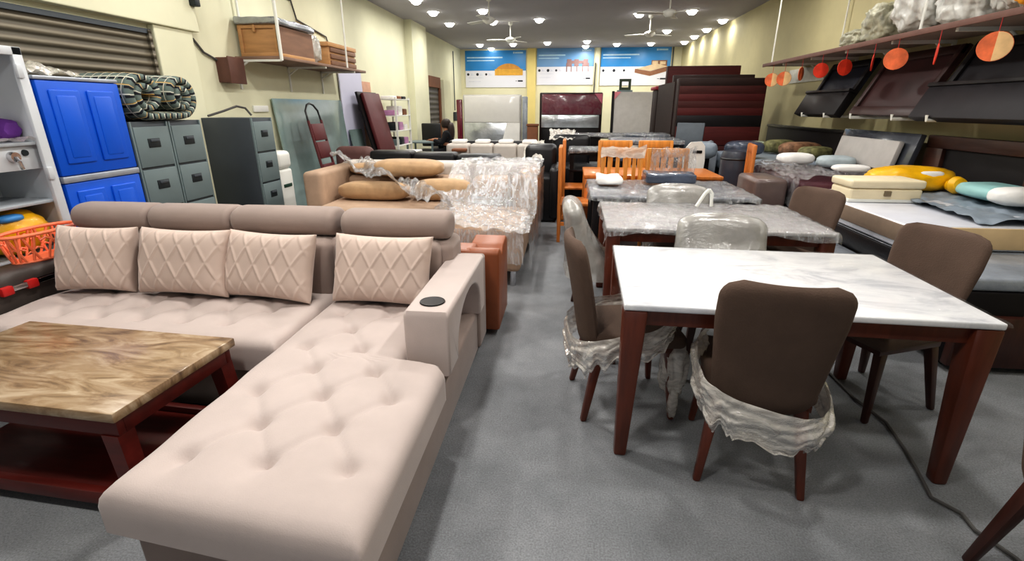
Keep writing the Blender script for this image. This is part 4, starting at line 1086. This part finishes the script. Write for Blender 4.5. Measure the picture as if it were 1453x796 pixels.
h1 = wood_chair('honey wood chair with slatted back behind left half of dark glass table', HONEY, 1.06, .47)
MATS[h1.name] = Matrix.Identity(4)
dup(h1, (1.13, 5.72, 0), 180, 'honey wood chair with slatted back behind right half of dark glass table, plastic over it')
h3 = dup(h1, (.66, 7.1, 0), 180, 'honey wood chair with slatted back at far side of orange table, left one')
dup(h1, (1.22, 7.12, 0), 180, 'honey wood chair with slatted back at far side of orange table, right one')
place(h1, (.62, 5.72, 0), 180)
hl = wood_chair('orange wood chair standing sideways at the aisle, nearest to camera', ORWOOD, 1.08, .44, 'orange wood dining chairs')
hl2 = dup(hl, (2.0, 6.5, 0), 80, 'orange wood chair standing sideways at right end of orange table')
dup(hl, (.17, 7.12, 0), -90, 'orange wood chair standing sideways at the aisle, farther back')
place(hl, (.14, 5.9, 0), -90)
obj_w = single('plastic_film', sheet(BM(), 40, 40, lambda u, v: (.94+.5*u, 5.9+.012*math.sin(u*8), 1.075-.42*v), .03, 8, 3), PW, 'clear plastic film hanging over back of right honey wood chair', 'plastic sheet', ang=180)
single('plastic_film', sheet(BM(), 40, 24, lambda u, v: (.38+.5*u, 5.9+.012*math.sin(u*8), 1.075-.12*v), .03, 8, 9), PW_M, 'white plastic film along top rail of left honey wood chair', 'plastic sheet', ang=180)
t4 = table('orange wood dining table behind honey wood chairs', 1.6, .85, ORWOOD, ORWOOD, .03, None, (1.0, 6.43, 0), 0, leg=(.08, .06), th=.04)
# white moulded chair
t = thing('plastic_chair', 'white moulded plastic chair with slot in its back near orange table end', 'chair', (1.62, 7.2, 0))
b = BM()
prism(b, [(-.13, .42), (.13, .42), (.15, .8), (.13, 1.0), (.08, 1.06), (-.06, 1.05), (-.12, .98), (-.15, .8)], 'y', 7.34, 7.37, m=T(1.76, 0, 0))
bk2 = obj('backrest', b, WHITEPL, t); obj('slot', rbox(BM(), 1.73, 1.86, 7.332, 7.345, .9, .94, .005), BLACKPL, bk2)
obj('seat', rbox(BM(), 1.58, 1.94, 7.34, 7.72, .42, .46, .02, 3), WHITEPL, t)
for x in (1.62, 1.9):
    for y in (7.38, 7.68): obj('leg', leg_taper(BM(), x, y, .42, .04, .03, 0, 0), WHITEPL, t)

# dark tables and stacks at the back of the hall
def dark_table(label, loc, W, D, h, mat):
    t = thing('dark_table', label, 'table', (0, 0, 0), 0, 'dark wrapped tables at the back')
    b = rbox(BM(), -W/2, W/2, -D/2, D/2, h-.06, h, .01); obj('tabletop', b, mat, t)
    b = BM(); rbox(b, -W/2, W/2, -D/2, D/2, h-.3, h-.27, .005); obj('lower_shelf', b, mat, t)
    for sx in (-1, 1):
        for sy in (-1, 1): obj('leg', rbox(BM(), sx*(W/2-.04)-.03, sx*(W/2-.04)+.03, sy*(D/2-.04)-.03, sy*(D/2-.04)+.03, 0, h-.06), BLACKW, t)
    obj('plastic_cover', cover(W, D, h, .05, loc[0]*7, .02), PW, t, ang=180)
    return place(t, loc)
dark_table('dark wrapped table behind orange wood chairs at the aisle', (.33, 7.79, 0), .62, .8, .92, BLACKW)
dark_table('dark wrapped table behind the honey wood chairs, highest of its row', (1.2, 8.3, 0), 1.05, .9, 1.03, DARKWRAP)
dark_table('dark wrapped table in front of maroon wrapped bed back', (.55, 10.4, 0), 1.2, .9, 1.0, BLACKW)
dark_table('dark wrapped table in front of grey leaning bed panel', (1.36, 9.4, 0), .75, .6, 1.06, DARKWRAP)
b = leanpanel(0, .42, .0, .5, .1, 0, .03, .01); bm3 = b; b.transform(T(2.05, 8.2, .78, rz=65))
single('tilted_board', b, M('slate_board', (70, 78, 86), .5), 'tilted slate grey board in front of mahogany panels', 'board')
single('low_black_cabinet', rbox(BM(), 1.75, 2.15, 8.0, 8.45, 0, .79, .01), BLACKW, 'low black cabinet under the tilted slate board', 'cabinet')
t = thing('wrapped_posts', 'two slim grey wrapped posts standing on grey box before mahogany panels', 'posts', (2.2, 8.7, .0))
obj('box', rbox(BM(), 2.0, 2.4, 8.5, 8.9, 0, .83, .03, 3), GREYWRAP, t)
for x, h_ in ((2.08, 1.1), (2.32, 1.0)): obj('post', lathe(BM(), [(.045, .82), (.06, .9), (.035, h_-.06), (.05, h_-.02), (0, h_)], (x, 8.7, 0)), GREYWRAP, t)

# ================================================================ BACK: upright beds and panels
SILV = M('silver_film_band', (198, 202, 206), .14, .6, sc=2.5, amt=.35, bmp=.9, bsc=9)
t = thing('upright_bed', 'white padded bed panel standing upright with silver film below, under sofa poster', 'bed', (-2.25, 15.1, 0))
obj('frame', rbox(BM(), -3.1, -1.4, 15.05, 15.35, 0, 1.85, .03), M('light_bed_frame', (196, 194, 192), .5), t)
obj('upper_panel', rbox(BM(), -3.07, -1.43, 15.0, 15.07, 1.08, 1.83, .03, 3), M('pale_grey_panel', (222, 219, 214), .35, amt=.02, coat=.4), t)
obj('film_band', rbox(BM(), -3.07, -1.43, 15.0, 15.07, .25, 1.08, .01), SILV, t)
obj('white_corner', prism(BM(), [(-2.02, .3), (-1.43, .3), (-1.43, 1.08), (-1.8, 1.08)], 'y', 14.985, 15.01), WHITEF, t)
single('wrapped_plank', rbox(BM(), -3.3, -3.14, 15.05, 15.2, 0, 1.72, .02), MAROONG, 'narrow dark maroon wrapped bed side left of white upright bed panel', 'bed side')
single('wrapped_plank', rbox(BM(), -1.37, -1.22, 15.1, 15.3, 0, 1.8, .02), GREYWRAP, 'narrow grey wrapped bed side right of white upright bed panel', 'bed side')
single('wooden_chest', rbox(rbox(BM(), -1.18, -.88, 14.6, 14.9, 0, 1.0, .02), -1.2, -.86, 14.58, 14.92, 1.0, 1.06, .015), RUST, 'small brown wooden chest between white and maroon upright beds', 'chest')
t = thing('upright_bed', 'maroon bed back in glossy plastic standing upright with silver film below, under table poster', 'bed', (.05, 15, 0))
obj('frame', rbox(BM(), -.86, .92, 15.02, 15.25, 0, 1.9, .03), WENGE, t)
obj('upper_panel', rbox(BM(), -.8, .9, 14.95, 15.04, 1.3, 1.86, .04, 3), MAROONG, t)
obj('film_band', rbox(BM(), -.8, .84, 14.95, 15.04, .95, 1.3, .01), SILV, t)
b = sheet(BM(), 50, 24, lambda u, v: (-.8+1.68*u, 14.93, 1.86-.56*v), .02, 5, 1); obj('plastic_wrap', b, PW_T, t, ang=180)
obj('corner_protector', prism(BM(), [(.9, 1.87), (.9, 1.6), (.68, 1.87)], 'y', 14.92, 14.95), M('pink_corner', (200, 110, 130), .5), t)
obj('lower_front', rbox(BM(), -.8, .84, 14.97, 15.04, .2, .93, .01), BLACKW, t)
t = thing('leaning_bed_panel', 'light grey fabric bed panel with dark edge leaning under bed poster', 'bed panel', (1.9, 14, 0))
m = T(1.9, 14.2, 0, rx=-6)
obj('panel', rbox(BM(), -.72, .72, -.06, .02, .1, 1.9, .02, 3, m=m), GREYF, t)
b = BM(); prism(b, [(.72, .0), (.79, .0), (.79, 1.92), (.72, 1.92)], 'y', -.08, .06, m=m); prism(b, [(-.78, .0), (-.72, .0), (-.72, 1.92), (-.78, 1.92)], 'y', -.07, .06, m=m); rbox(b, -.78, .79, -.05, .05, 0, .1, m=m)
obj('edge_frame', b, BLACKW, t)
obj('corner_protector', prism(BM(), [(-.72, 1.9), (-.72, 1.7), (-.55, 1.9)], 'y', -.075, -.062, m=m), M('pink_corner_2', (214, 130, 140), .5), t)
single('wrapped_plank', leanpanel(13.2, 13.35, 0, 1.85, 2.9, 2.72, .1, .01), GREYWRAP, 'narrow grey wrapped bed side right of leaning grey panel', 'bed side')
t = thing('wrapped_roll', 'red and grey wrapped flat parcel lying on top of dark panels left of mahogany boards', 'parcel', (2.1, 11.7, 1.9))
obj('tall_stand', rbox(BM(), 1.85, 2.75, 11.6, 12.2, 0, 1.86, .02), WENGE, t); obj('red_strip', rbox(BM(), 1.8, 2.8, 11.5, 12.2, 1.86, 1.93, .02), M('red_parcel', (160, 36, 50), .5), t); obj('grey_top', rbox(BM(), 2.1, 2.8, 11.6, 12.2, 1.93, 2.02, .03), M('taupe_parcel', (150, 118, 116), .5), t)
single('small_frame', rbox(rbox(rbox(rbox(BM(), 1.35, 1.42, 15.0, 15.03, 1.96, 2.25), 1.6, 1.67, 15.0, 15.03, 1.96, 2.25), 1.42, 1.6, 15, 15.03, 2.18, 2.25), 1.42, 1.6, 15, 15.03, 1.96, 2.03), M('dark_green_frame', (50, 66, 50), .5), 'small dark green square frame standing above leaning grey panel', 'frame')
single('frame_stand', rbox(BM(), 1.3, 1.72, 14.95, 15.1, 0, 1.96, .01), GREYC, 'grey post board behind leaning grey panel carrying the small frame', 'board')

# stacked mahogany boards (upright wardrobes and headboards)
def board_unit(label, x0, x1, y0, y1, h, bandspec, side):
    t = thing('wooden_headboard', label, 'headboard', ((x0+x1)/2, (y0+y1)/2, 0), 0, 'mahogany headboards stacked upright')
    obj('carcass', rbox(BM(), x0, x1, y0+.03, y1, 0, h, .01), side, t)
    for z0, z1, mt, nm in bandspec: obj(nm, rbox(BM(), x0+.02, x1-.01, y0, y0+.035, z0, z1, .0015), mt, t)
    return t
board_unit('tallest mahogany headboard at the back of the upright stack', 1.86, 3.22, 10.6, 10.8, 2.26, [(1.6, 2.24, MAHOG2, 'plank')], MAHOG)
board_unit('dark topped mahogany headboard in the middle of upright stack', 1.82, 3.2, 9.7, 9.85, 2.05, [(1.85, 2.04, WENGE, 'top_rail'), (1.2, 1.85, MAHOG, 'plank')], WENGE)
board_unit('mahogany headboard with a black recessed band at front of upright stack', 1.78, 3.18, 9.0, 9.25, 1.96,
           [(1.84, 1.955, WENGE, 'top_rail'), (1.715, 1.84, MAHOG, 'plank'), (1.605, 1.715, MAHOG2, 'plank'), (1.495, 1.605, MAHOG, 'plank'), (1.38, 1.495, MAHOG2, 'plank'), (1.2, 1.38, BLACKW, 'recess_band'), (.9, 1.2, MAHOG2, 'plank'), (.5, .89, MAHOG, 'plank')], WENGE)
b = BM(); rbox(b, 1.76, 1.79, 9.26, 10.9, 0, 1.92); single('side_board', b, WENGE, 'dark side board standing edgeways at left of mahogany stack', 'board')

# ================================================================ RIGHT WALL
t = thing('wall_shelf', 'very long dusty board shelf high on right wall held by brackets', 'shelf', (3.5, 6, 2.12))
obj('board', rbox(BM(), 3.2, XR, 1.5, 9.4, 2.15, 2.18, .003), SHELFD, t); obj('front_edge', rbox(BM(), 3.185, 3.205, 1.5, 9.4, 2.14, 2.19, .004), M('shelf_front_edge', (116, 84, 74), .7), t)
for y in (2.9, 4.1, 5.05, 5.95, 6.85, 7.75, 8.7):
    b = rbox(BM(), 3.25, XR, y-.018, y+.018, 2.118, 2.15); rbox(b, XR-.03, XR, y-.018, y+.018, 1.98, 2.12); tube(b, [(XR-.02, y, 2.0), (XR-.18, y, 2.12)], .012, 6)
    obj('bracket', b, WHITEP, t)
for y in (5.5, 9.1): obj('hanger_rod', tube(BM(), [(3.22, y, 2.19), (3.22, y, 3.5)], .012, 8), WHITEP, t)
for y in (6.9, 8.2): obj('hanger_rod', tube(BM(), [(3.8, y, 2.19), (3.8, y, 3.5)], .012, 8), WHITEP, t)
# goods on shelf
def bundle(label, c, s, mat, seed, name='wrapped_bundle', amp=.25):
    b = blob(BM(), (0, 0, 0), s, amp, 2.6, seed, 5)
    for v in b.verts: v.co *= 1+.10*abs(nz(v.co, 16, seed))+.05*nz(v.co, 34, seed+3)
    mn = min(v.co.z for v in b.verts)
    for v in b.verts:
        v.co.z = max(v.co.z, mn+.06*s[2]); 
    mn = min(v.co.z for v in b.verts); b.transform(Matrix.Translation((c[0], c[1], c[2]-mn)))
    return single(name, b, mat, label, 'bundle', 'bundles on the right wall shelf', ang=180)
GW1 = M('white_wrapped_goods', (206, 206, 200), .3, sc=8, amt=.25, bmp=.8, bsc=16, coat=.3); GW2 = M('greenish_wrapped_goods', (160, 158, 138), .4, sc=10, amt=.45, bmp=.8, bsc=16)
bundle('small greenish wrapped bundle at far end of right shelf goods', (3.52, 7.1, 2.182), (.2, .22, .1), GW2, 2)
bundle('knotted grey green bundle next to the farthest bundle on right shelf', (3.5, 6.56, 2.182), (.22, .22, .2), GW2, 5)
bundle('large white plastic bundle on right shelf behind the hanger rod', (3.53, 5.98, 2.182), (.24, .3, .34), GW1, 9)
bundle('bulky white plastic bundle in front of hanger rod on right shelf', (3.53, 5.32, 2.182), (.24, .28, .33), GW1, 12)
bundle('tall white plastic bundle left of orange bag on right shelf', (3.54, 4.84, 2.182), (.22, .15, .36), GW1, 17)
bundle('orange plastic bag bundle on right shelf', (3.52, 4.52, 2.182), (.24, .12, .2), M('orange_plastic_bag', (238, 160, 40), .35, sc=6, amt=.25, bmp=.6, bsc=12, coat=.3), 21, 'orange_bag')
t = thing('ribbed_bundle', 'white ribbed wrapped rolls at near end of right shelf', 'bundle', (3.5, 3.9, 2.18), 0, 'bundles on the right wall shelf')
for k in range(8): obj('roll', rbox(BM(), 3.3, 3.75, 3.52+.1*k, 3.615+.1*k, 2.181, 2.46, .04, 3), GW1, t)

# hanging round price discs
def disc(label, x, y, z, r, rz, m1, m2):
    t = thing('price_disc', label, 'sign', (0, 0, 0), 0, 'round price discs hanging from right shelf')
    d = obj('disc', lathe(BM(), [(0, .004), (r, .004), (r, -.004), (0, -.004)], n=28, m=T(rx=90)), m1, t)
    h = BM(); pts = [(r*.97*math.sin(PI*i/14), r*.97*math.cos(PI*i/14)) for i in range(15)]
    prism(h, pts, 'y', -.0065, -.0035); obj('pale_half', h, m2, d)
    obj('string', cyl(BM(), (0, 0, r*.9), (0, 0, 2.165-z), .003, n=6), REDPL, t)
    place(t, (x, y, z), rz)
disc('largest orange and cream price disc, nearest to camera under right shelf', 3.19, 4.5, 1.945, .105, -38, TAG_O, TAG_P)
disc('red price disc seen edge on between the two largest discs', 3.19, 5.14, 1.95, .085, 62, TAG_R, TAG_R)
disc('second largest orange price disc in front of dark maroon headboard', 3.19, 5.72, 1.96, .1, -30, TAG_O, TAG_O)
disc('thin red price disc edge on next to second largest orange disc', 3.19, 6.12, 1.955, .08, 58, TAG_R, TAG_R)
disc('narrow red price disc hanging over nearer half of black headboard', 3.19, 6.68, 1.95, .09, 12, TAG_R, TAG_R)
disc('narrow red price disc at far edge of black headboard', 3.19, 7.27, 1.955, .09, -5, TAG_R, TAG_R)
disc('brown orange price disc edge on over bare right wall', 3.19, 7.85, 1.95, .09, 48, TAG_O, TAG_O)
disc('small orange price disc with pale half, second from the mahogany stack', 3.19, 8.42, 1.915, .1, -25, TAG_O, TAG_P)
disc('small orange price disc with pale half right beside mahogany stack', 3.19, 8.9, 1.92, .1, -25, TAG_O, TAG_P)

# headboards on pegs: bottom stands off from the wall, top leans on it
def hung(label, y0, y1, mats, ledge):
    t = thing('hung_headboard', label, 'headboard', (3.6, (y0+y1)/2, 1.4), 0, 'headboards displayed on right wall pegs')
    xb, xt, z0, z1 = 3.40, 3.72, 1.43, 2.08
    sh = -.0
    X = lambda z: xb+(xt-xb)*(z-z0)/(z1-z0)
    obj('panel', leanpanel(y0, y1, z0, z1, xt, xb, .04, .005), mats[0], t)
    zl = z0+.62*(z1-z0) if ledge else z0+.5
    w = .07
    b = leanpanel(y0+.0, y1, z0+.0, z0+.09, X(z0+.09)-.035, X(z0)-.035, .04, .006); merge(b, leanpanel(y0, y1, z1-.08, z1, X(z1)-.03, X(z1-.08)-.03, .04, .006))
    obj('rail', b, mats[1], t)
    for ya in (y0, y1-w): obj('stile', leanpanel(ya, ya+w, z0, z1, X(z1)-.032, X(z0)-.032, .04, .006), mats[1], t)
    if ledge:
        zl = z0+.27
        b = leanpanel(y0-.03, y1+.1, z0-.01, zl, X(zl)-.09, X(z0)-.09, .1, .008); obj('storage_box', b, mats[2], t)
        obj('ledge', leanpanel(y0-.04, y1+.11, zl, zl+.035, X(zl)-.10, X(zl)-.11, .12, .005), mats[1], t)
    for y in (y0+.2, y1-.2): obj('peg', tube(BM(), [(XR, y, z0-.035), (xb-.1, y, z0-.035), (xb-.1, y, z0+.01)], .016, 8), WHITEP, t)
    return t
NAVYB = M('black_blue_panel', (24, 26, 38), .5, sc=3, amt=.2, spec=.3)
hung('black headboard with storage ledge, farthest of the three on wall pegs', 7.0, 8.05, (NAVYB, BLACKW, BLACKW), True)
hung('dark maroon brown headboard, middle of the three on wall pegs', 5.55, 6.75, (M('maroon_brown_panel', (58, 34, 34), .45, sc=2, amt=.25, spec=.3), M('maroon_brown_rail', (56, 34, 32), .4), WENGE), False)
hung('black brown headboard, nearest of the three on wall pegs', 3.6, 5.42, (M('black_panel', (28, 26, 30), .5, sc=2, amt=.2, spec=.3), BLACKW, M('dark_slate_box', (38, 36, 40), .5, spec=.3)), True)
single('wall_notice', rbox(BM(), XR-.02, XR, 8.6, 9.9, 1.9, 2.12, .003), M('pale_notice', (214, 212, 200), .6), 'pale blank notice sheet under far end of right shelf', 'notice')

# big dark headboards standing on the floor along the wall
t = thing('bed_headboard', 'long black headboard standing along right wall behind cushions', 'headboard', (3.75, 8.7, 0))
obj('panel', rbox(BM(), 3.72, 3.8, 7.25, 10.2, 0, 1.2, .01), BLACKW, t)
obj('top_rail', rbox(BM(), 3.70, 3.81, 7.25, 10.2, 1.17, 1.21, .006), BLACKL, t)
t = thing('grey_headboard', 'grey fabric headboard in dark plastic film leaning on right wall', 'headboard', (3.6, 6.4, 0))
obj('panel', leanpanel(5.85, 7.05, .86, 1.17, 3.50, 3.44, .06, .015), GREYF, t)
obj('frame', leanpanel(5.7, 7.2, .85, 1.25, 3.60, 3.52, .06, .01), M('dark_film', (66, 70, 78), .2, coat=.6), t)
t = thing('bed_headboard', 'large warm brown headboard with recessed centre standing behind front bed', 'headboard', (3.75, 5.0, 0))
obj('panel', rbox(BM(), 3.74, 3.8, 3.4, 5.75, 0, 1.2, .01), BLACKW, t)
b = rbox(BM(), 3.7, 3.76, 3.4, 5.75, 1.12, 1.24, .008); obj('rail', b, WOODH, t)
for y0, y1 in ((5.5, 5.75), (4.25, 4.5), (3.4, 3.55)): obj('stile', rbox(BM(), 3.7, 3.76, y0, y1, 0, 1.12, .008), WOODH, t)

# front bed
t = thing('storage_bed', 'black storage bed base with blue grey plastic sheeting, nearest bed on right', 'bed', (2.95, 4.05, 0))
obj('base', rbox(BM(), 2.3, 3.66, 2.95, 5.2, .04, .5, .02), BLACKW, t); obj('side_rail', rbox(BM(), 2.28, 2.31, 2.95, 5.2, .44, .575, .006), BLACKL, t)
obj('cover_sheet', rbox(BM(), 2.32, 3.66, 2.96, 5.2, .5, .58, .02, 3), GREYWRAP, t)
obj('foot_board', rbox(BM(), 2.3, 3.66, 2.9, 2.955, .04, .36, .01), CHERRY_D, t)
for x in (2.4, 3.55):
    for y in (3.05, 5.1): obj('foot', rbox(BM(), x-.04, x+.04, y-.04, y+.04, 0, .045), BLACKPL, t)
t = thing('mattress', 'white wrapped mattress with cream side and printed label on nearest bed', 'mattress', (3.0, 4.4, .58))
b = rbox(BM(), 2.3, 3.66, 3.56, 5.18, .582, .755, .02, 3); obj('core', b, M('white_mattress', (214, 216, 224), .35, sc=3, amt=.1, bmp=.4, bsc=10, coat=.3), t)
obj('cream_side', rbox(BM(), 2.45, 3.66, 3.548, 3.562, .6, .745, .004), CARDB, t)
obj('product_label', rbox(BM(), 2.3, 2.42, 3.545, 3.56, .583, .75, .003), LABELY, t, label='yellow printed product label'); obj('blue_stripe', rbox(BM(), 2.425, 2.45, 3.545, 3.56, .6, .745, .003), LABELB, t)
obj('taupe_edge', rbox(BM(), 2.288, 2.302, 3.56, 5.18, .63, .75, .005), M('taupe_edge', (130, 112, 96), .6), t)
b = sheet(BM(), 40, 60, lambda u, v: (2.78+.86*u+.1*v, 3.57+1.56*v, .765+.02*math.sin(u*6+v*5)), .03, 5, 4)
single('grey_sheeting', b, BLUEGREY, 'blue grey plastic sheeting spread over wall side of white mattress', 'plastic sheet', ang=180)
t = thing('storage_case', 'cream rectangular case with dark clasp standing on white mattress', 'case', (2.64, 4.55, .755))
obj('body', rbox(BM(), 2.36, 2.92, 4.42, 4.75, .757, .87, .02, 3), CREAMBOX, t); obj('lid', rbox(BM(), 2.35, 2.93, 4.41, 4.76, .872, .94, .02, 3), CREAMBOX, t)
obj('clasp', rbox(BM(), 2.62, 2.67, 4.4, 4.425, .81, .855, .005), M('bronze', (120, 106, 84), .4), t)
obj('base_band', rbox(BM(), 2.35, 2.93, 4.41, 4.76, .757, .785, .008), WHITEPL, t)
t = thing('yellow_pack', 'bright yellow plastic pillow pack lying behind cream case', 'package', (3.1, 5.0, .8))
obj('pack', blob(BM(), (3.15, 5.0, .89), (.36, .2, .11), .12, 2.5, 8, 4), YELLOW, t, ang=180)
obj('white_print', blob(BM(), (3.22, 4.9, .93), (.14, .09, .05), .08, 2, 3, 3), WHITEF, t, ang=180)
obj('tied_end', lathe(BM(), [(0, 0), (.05, .0), (.075, .07), (.055, .12), (.0, .13)], m=T(3.36, 4.78, .86, rx=80)), YELLOW, t)
t = thing('pillow_pack', 'aqua and white pillow pack lying on blue grey sheeting', 'package', (3.5, 4.5, .8))
obj('aqua_pillow', blob(BM(), (3.47, 4.42, .86), (.2, .3, .065), .06, 2, 3, 4), TEAL, t, ang=180)
obj('white_band', blob(BM(), (3.44, 4.17, .865), (.19, .13, .07), .06, 2, 4, 4), WHITEF, t, ang=180)
b = rbox(BM(), 1.99, 2.27, 3.2, 5.1, 0, .44, .02, 3); single('wrapped_slab', b, GREYWRAP, 'grey plastic wrapped slab lying on floor along the nearest bed', 'slab')

# second and third beds
t = thing('maroon_bed', 'dark maroon bed in shiny clear plastic behind the nearest bed', 'bed', (3.0, 6.3, 0))
obj('base', rbox(BM(), 2.42, 3.66, 5.45, 7.05, .04, .56, .02), WENGE, t); obj('mattress', rbox(BM(), 2.4, 3.66, 5.42, 7.1, .56, .78, .04, 3), M('maroon_mattress', (88, 46, 56), .4, sc=4, amt=.2), t)
obj('plastic_wrap', sheet(BM(), 60, 50, lambda u, v: (2.37+1.2*u, 5.4+1.6*v, .8+.02*math.sin(u*6)), .035, 8, 14), PW, t, ang=180)
obj('plastic_wrap', sheet(BM(), 40, 14, lambda u, v: (2.375, 5.42+1.65*u, .8-.3*v), .03, 9, 15), PW, t, ang=180)
for x in (2.5, 3.55):
    for y in (5.55, 6.95): obj('foot', rbox(BM(), x-.04, x+.04, y-.04, y+.04, 0, .045), BLACKPL, t)
t = thing('grey_bed', 'grey plastic covered bed farther along right wall with cushions on it', 'bed', (3.0, 8, 0))
obj('base', rbox(BM(), 2.5, 3.66, 7.2, 8.9, 0, .56, .02), BLACKW, t)
b = rbox(BM(), 2.45, 3.68, 7.15, 8.95, .56, .82, .05, 3); bmesh.ops.subdivide_edges(b, edges=list(b.edges), cuts=8, use_grid_fill=True)
for v in b.verts: v.co.z += .03*nz(v.co, 4) if v.co.z > .7 else 0
obj('cover_sheet', b, BLUEGREY, t, ang=180)
t = thing('brown_ottoman', 'plastic wrapped taupe ottoman between dark glass table and maroon bed', 'ottoman', (2.2, 6.0, 0))
obj('body', rbox(BM(), 2.02, 2.36, 5.6, 6.24, .04, .78, .05, 4), M('taupe_leather', (104, 88, 84), .35, sc=5, amt=.15, coat=.3), t); obj('plinth', rbox(BM(), 2.05, 2.33, 5.63, 6.21, 0, .05), BLACKPL, t)
cushion('wrapped_cushion', .5, .4, .2, (2.5, 7.6, .86), 10, DARKWRAP, 'dark blue grey wrapped cushion at left edge of grey bed', None)
t = thing('round_pouffe', 'dark slate round drum pouffe beside orange wood chair', 'pouffe', (2.3, 7.0, 0))
obj('drum', lathe(BM(), [(0, 0), (.19, 0), (.21, .03), (.21, .9), (.19, .97), (0, .98)], (2.22, 6.94, 0), 32), M('slate_leather', (52, 58, 70), .35, coat=.3), t); obj('seam_ring', lathe(BM(), [(.21, .86), (.218, .875), (.21, .89)], (2.22, 6.94, 0), 32), BLACKL, t)
cushion('wrapped_cushion', .42, .34, .24, (1.98, 7.85, .79+.0), 0, BLUEGREY, 'grey blue wrapped cushion on low black cabinet', None)
cushion('floral_cushion', .5, .3, .2, (3.3, 8.45, .83), 20, FLORAL, 'green floral cushion farthest left on grey bed by black headboard', 'floral cushions on the grey bed')
cushion('floral_cushion', .58, .32, .2, (3.38, 7.9, .83), 12, FLORAL2, 'brown and cream floral cushion in the middle by black headboard', 'floral cushions on the grey bed')
cushion('floral_cushion', .42, .3, .16, (3.4, 7.45, .84), 15, FLORAL, 'small green floral cushion nearest grey headboard', 'floral cushions on the grey bed')
cushion('white_pillow', .42, .3, .14, (2.9, 6.85, .82), 5, WHITEF, 'plump white pillow at head of maroon bed', None)
cushion('pale_pillow', .4, .3, .14, (3.22, 6.5, .82), -8, M('pale_blue_grey', (176, 188, 192), .6), 'pale grey blue pillow beside plump white pillow on maroon bed', None)
cushion('pale_pillow', .36, .22, .08, (3.12, 5.95, .83), -8, WHITEF, 'flat white pillow in front of grey fabric headboard', None)
cushion('green_cushion', .6, .34, .16, (2.95, 8.75, .83), 0, M('pale_green_cloth', (160, 172, 150), .6, sc=5, amt=.2), 'pale green wrapped cushion beside mahogany stack', None)

# cable on the floor
single('floor_cable', tube(BM(), [(1.55, 3.3, .012), (1.6, 2.9, .012), (1.6, 2.52, .012), (1.64, 2.3, .012), (1.6, 2.07, .012), (1.57, 1.95, .012), (1.52, 1.78, .012), (1.58, 1.7, .012), (1.57, 1.62, .012), (1.62, 1.5, .012), (1.62, 1.1, .012)], .0075), CABLE, 'dark cable lying along carpet under white marble table', 'cable')

# ================================================================ LIGHT AND CAMERA
def area(name, loc, rot, sx, sy, power, colr, shape='RECTANGLE', spread=None):
    l = bpy.data.lights.new(name, 'AREA'); l.shape = shape; l.size = sx; l.size_y = sy; l.energy = power; l.color = colr
    if spread: l.spread = R(spread)
    o = bpy.data.objects.new(name, l); o.location = loc; o.rotation_euler = [R(a) for a in rot]; col.objects.link(o); return o
W_ = (1, .97, .92)
for rn, (x, ys) in rows.items():
    for y in ys: area('downlight_lamp', (x, y, ZC-.1), (0, 0, 0), .16, .16, 7 if x > 3.2 else 20, W_, 'DISK')
for y in (.6, 2.6, 4.6, 6.6, 8.6):
    for x in (-3.0, -1.0, 1.2, 3.0): area('downlight_lamp', (x, y, ZC-.03), (0, 0, 0), .25, .25, (22 if x < -2 else 42 if x < 0 else 32 if x < 2 else 12)*(.55 if x > 0 and y < 1 else 1), W_, 'DISK')
area('shopfront_daylight', (-.3, YF+.1, 1.7), (90, 0, 0), 6.5, 2.8, 30, (.93, .96, 1))
w = bpy.data.worlds.new('world'); bpy.context.scene.world = w; w.use_nodes = True
w.node_tree.nodes['Background'].inputs[0].default_value = (.9, .94, 1, 1); w.node_tree.nodes['Background'].inputs[1].default_value = .05
cd = bpy.data.cameras.new('camera'); cam = bpy.data.objects.new('camera', cd); col.objects.link(cam)
cd.sensor_fit = 'HORIZONTAL'; cd.sensor_width = 36; cd.lens = 36*700/1453; cd.clip_start = .05
cam.location = (0, 0, 1.51); cam.rotation_euler = (R(90-19.36), 0, R(6.3))
sc = bpy.context.scene; sc.camera = cam
sc.view_settings.view_transform = 'Standard'; sc.view_settings.look = 'None'; sc.view_settings.exposure = -.2
try: sc.view_settings.look = 'Medium High Contrast'
except Exception: pass
sc.cycles.use_denoising = True
sc.cycles.max_bounces = 8; sc.cycles.transparent_max_bounces = 12; sc.cycles.sample_clamp_indirect = 4
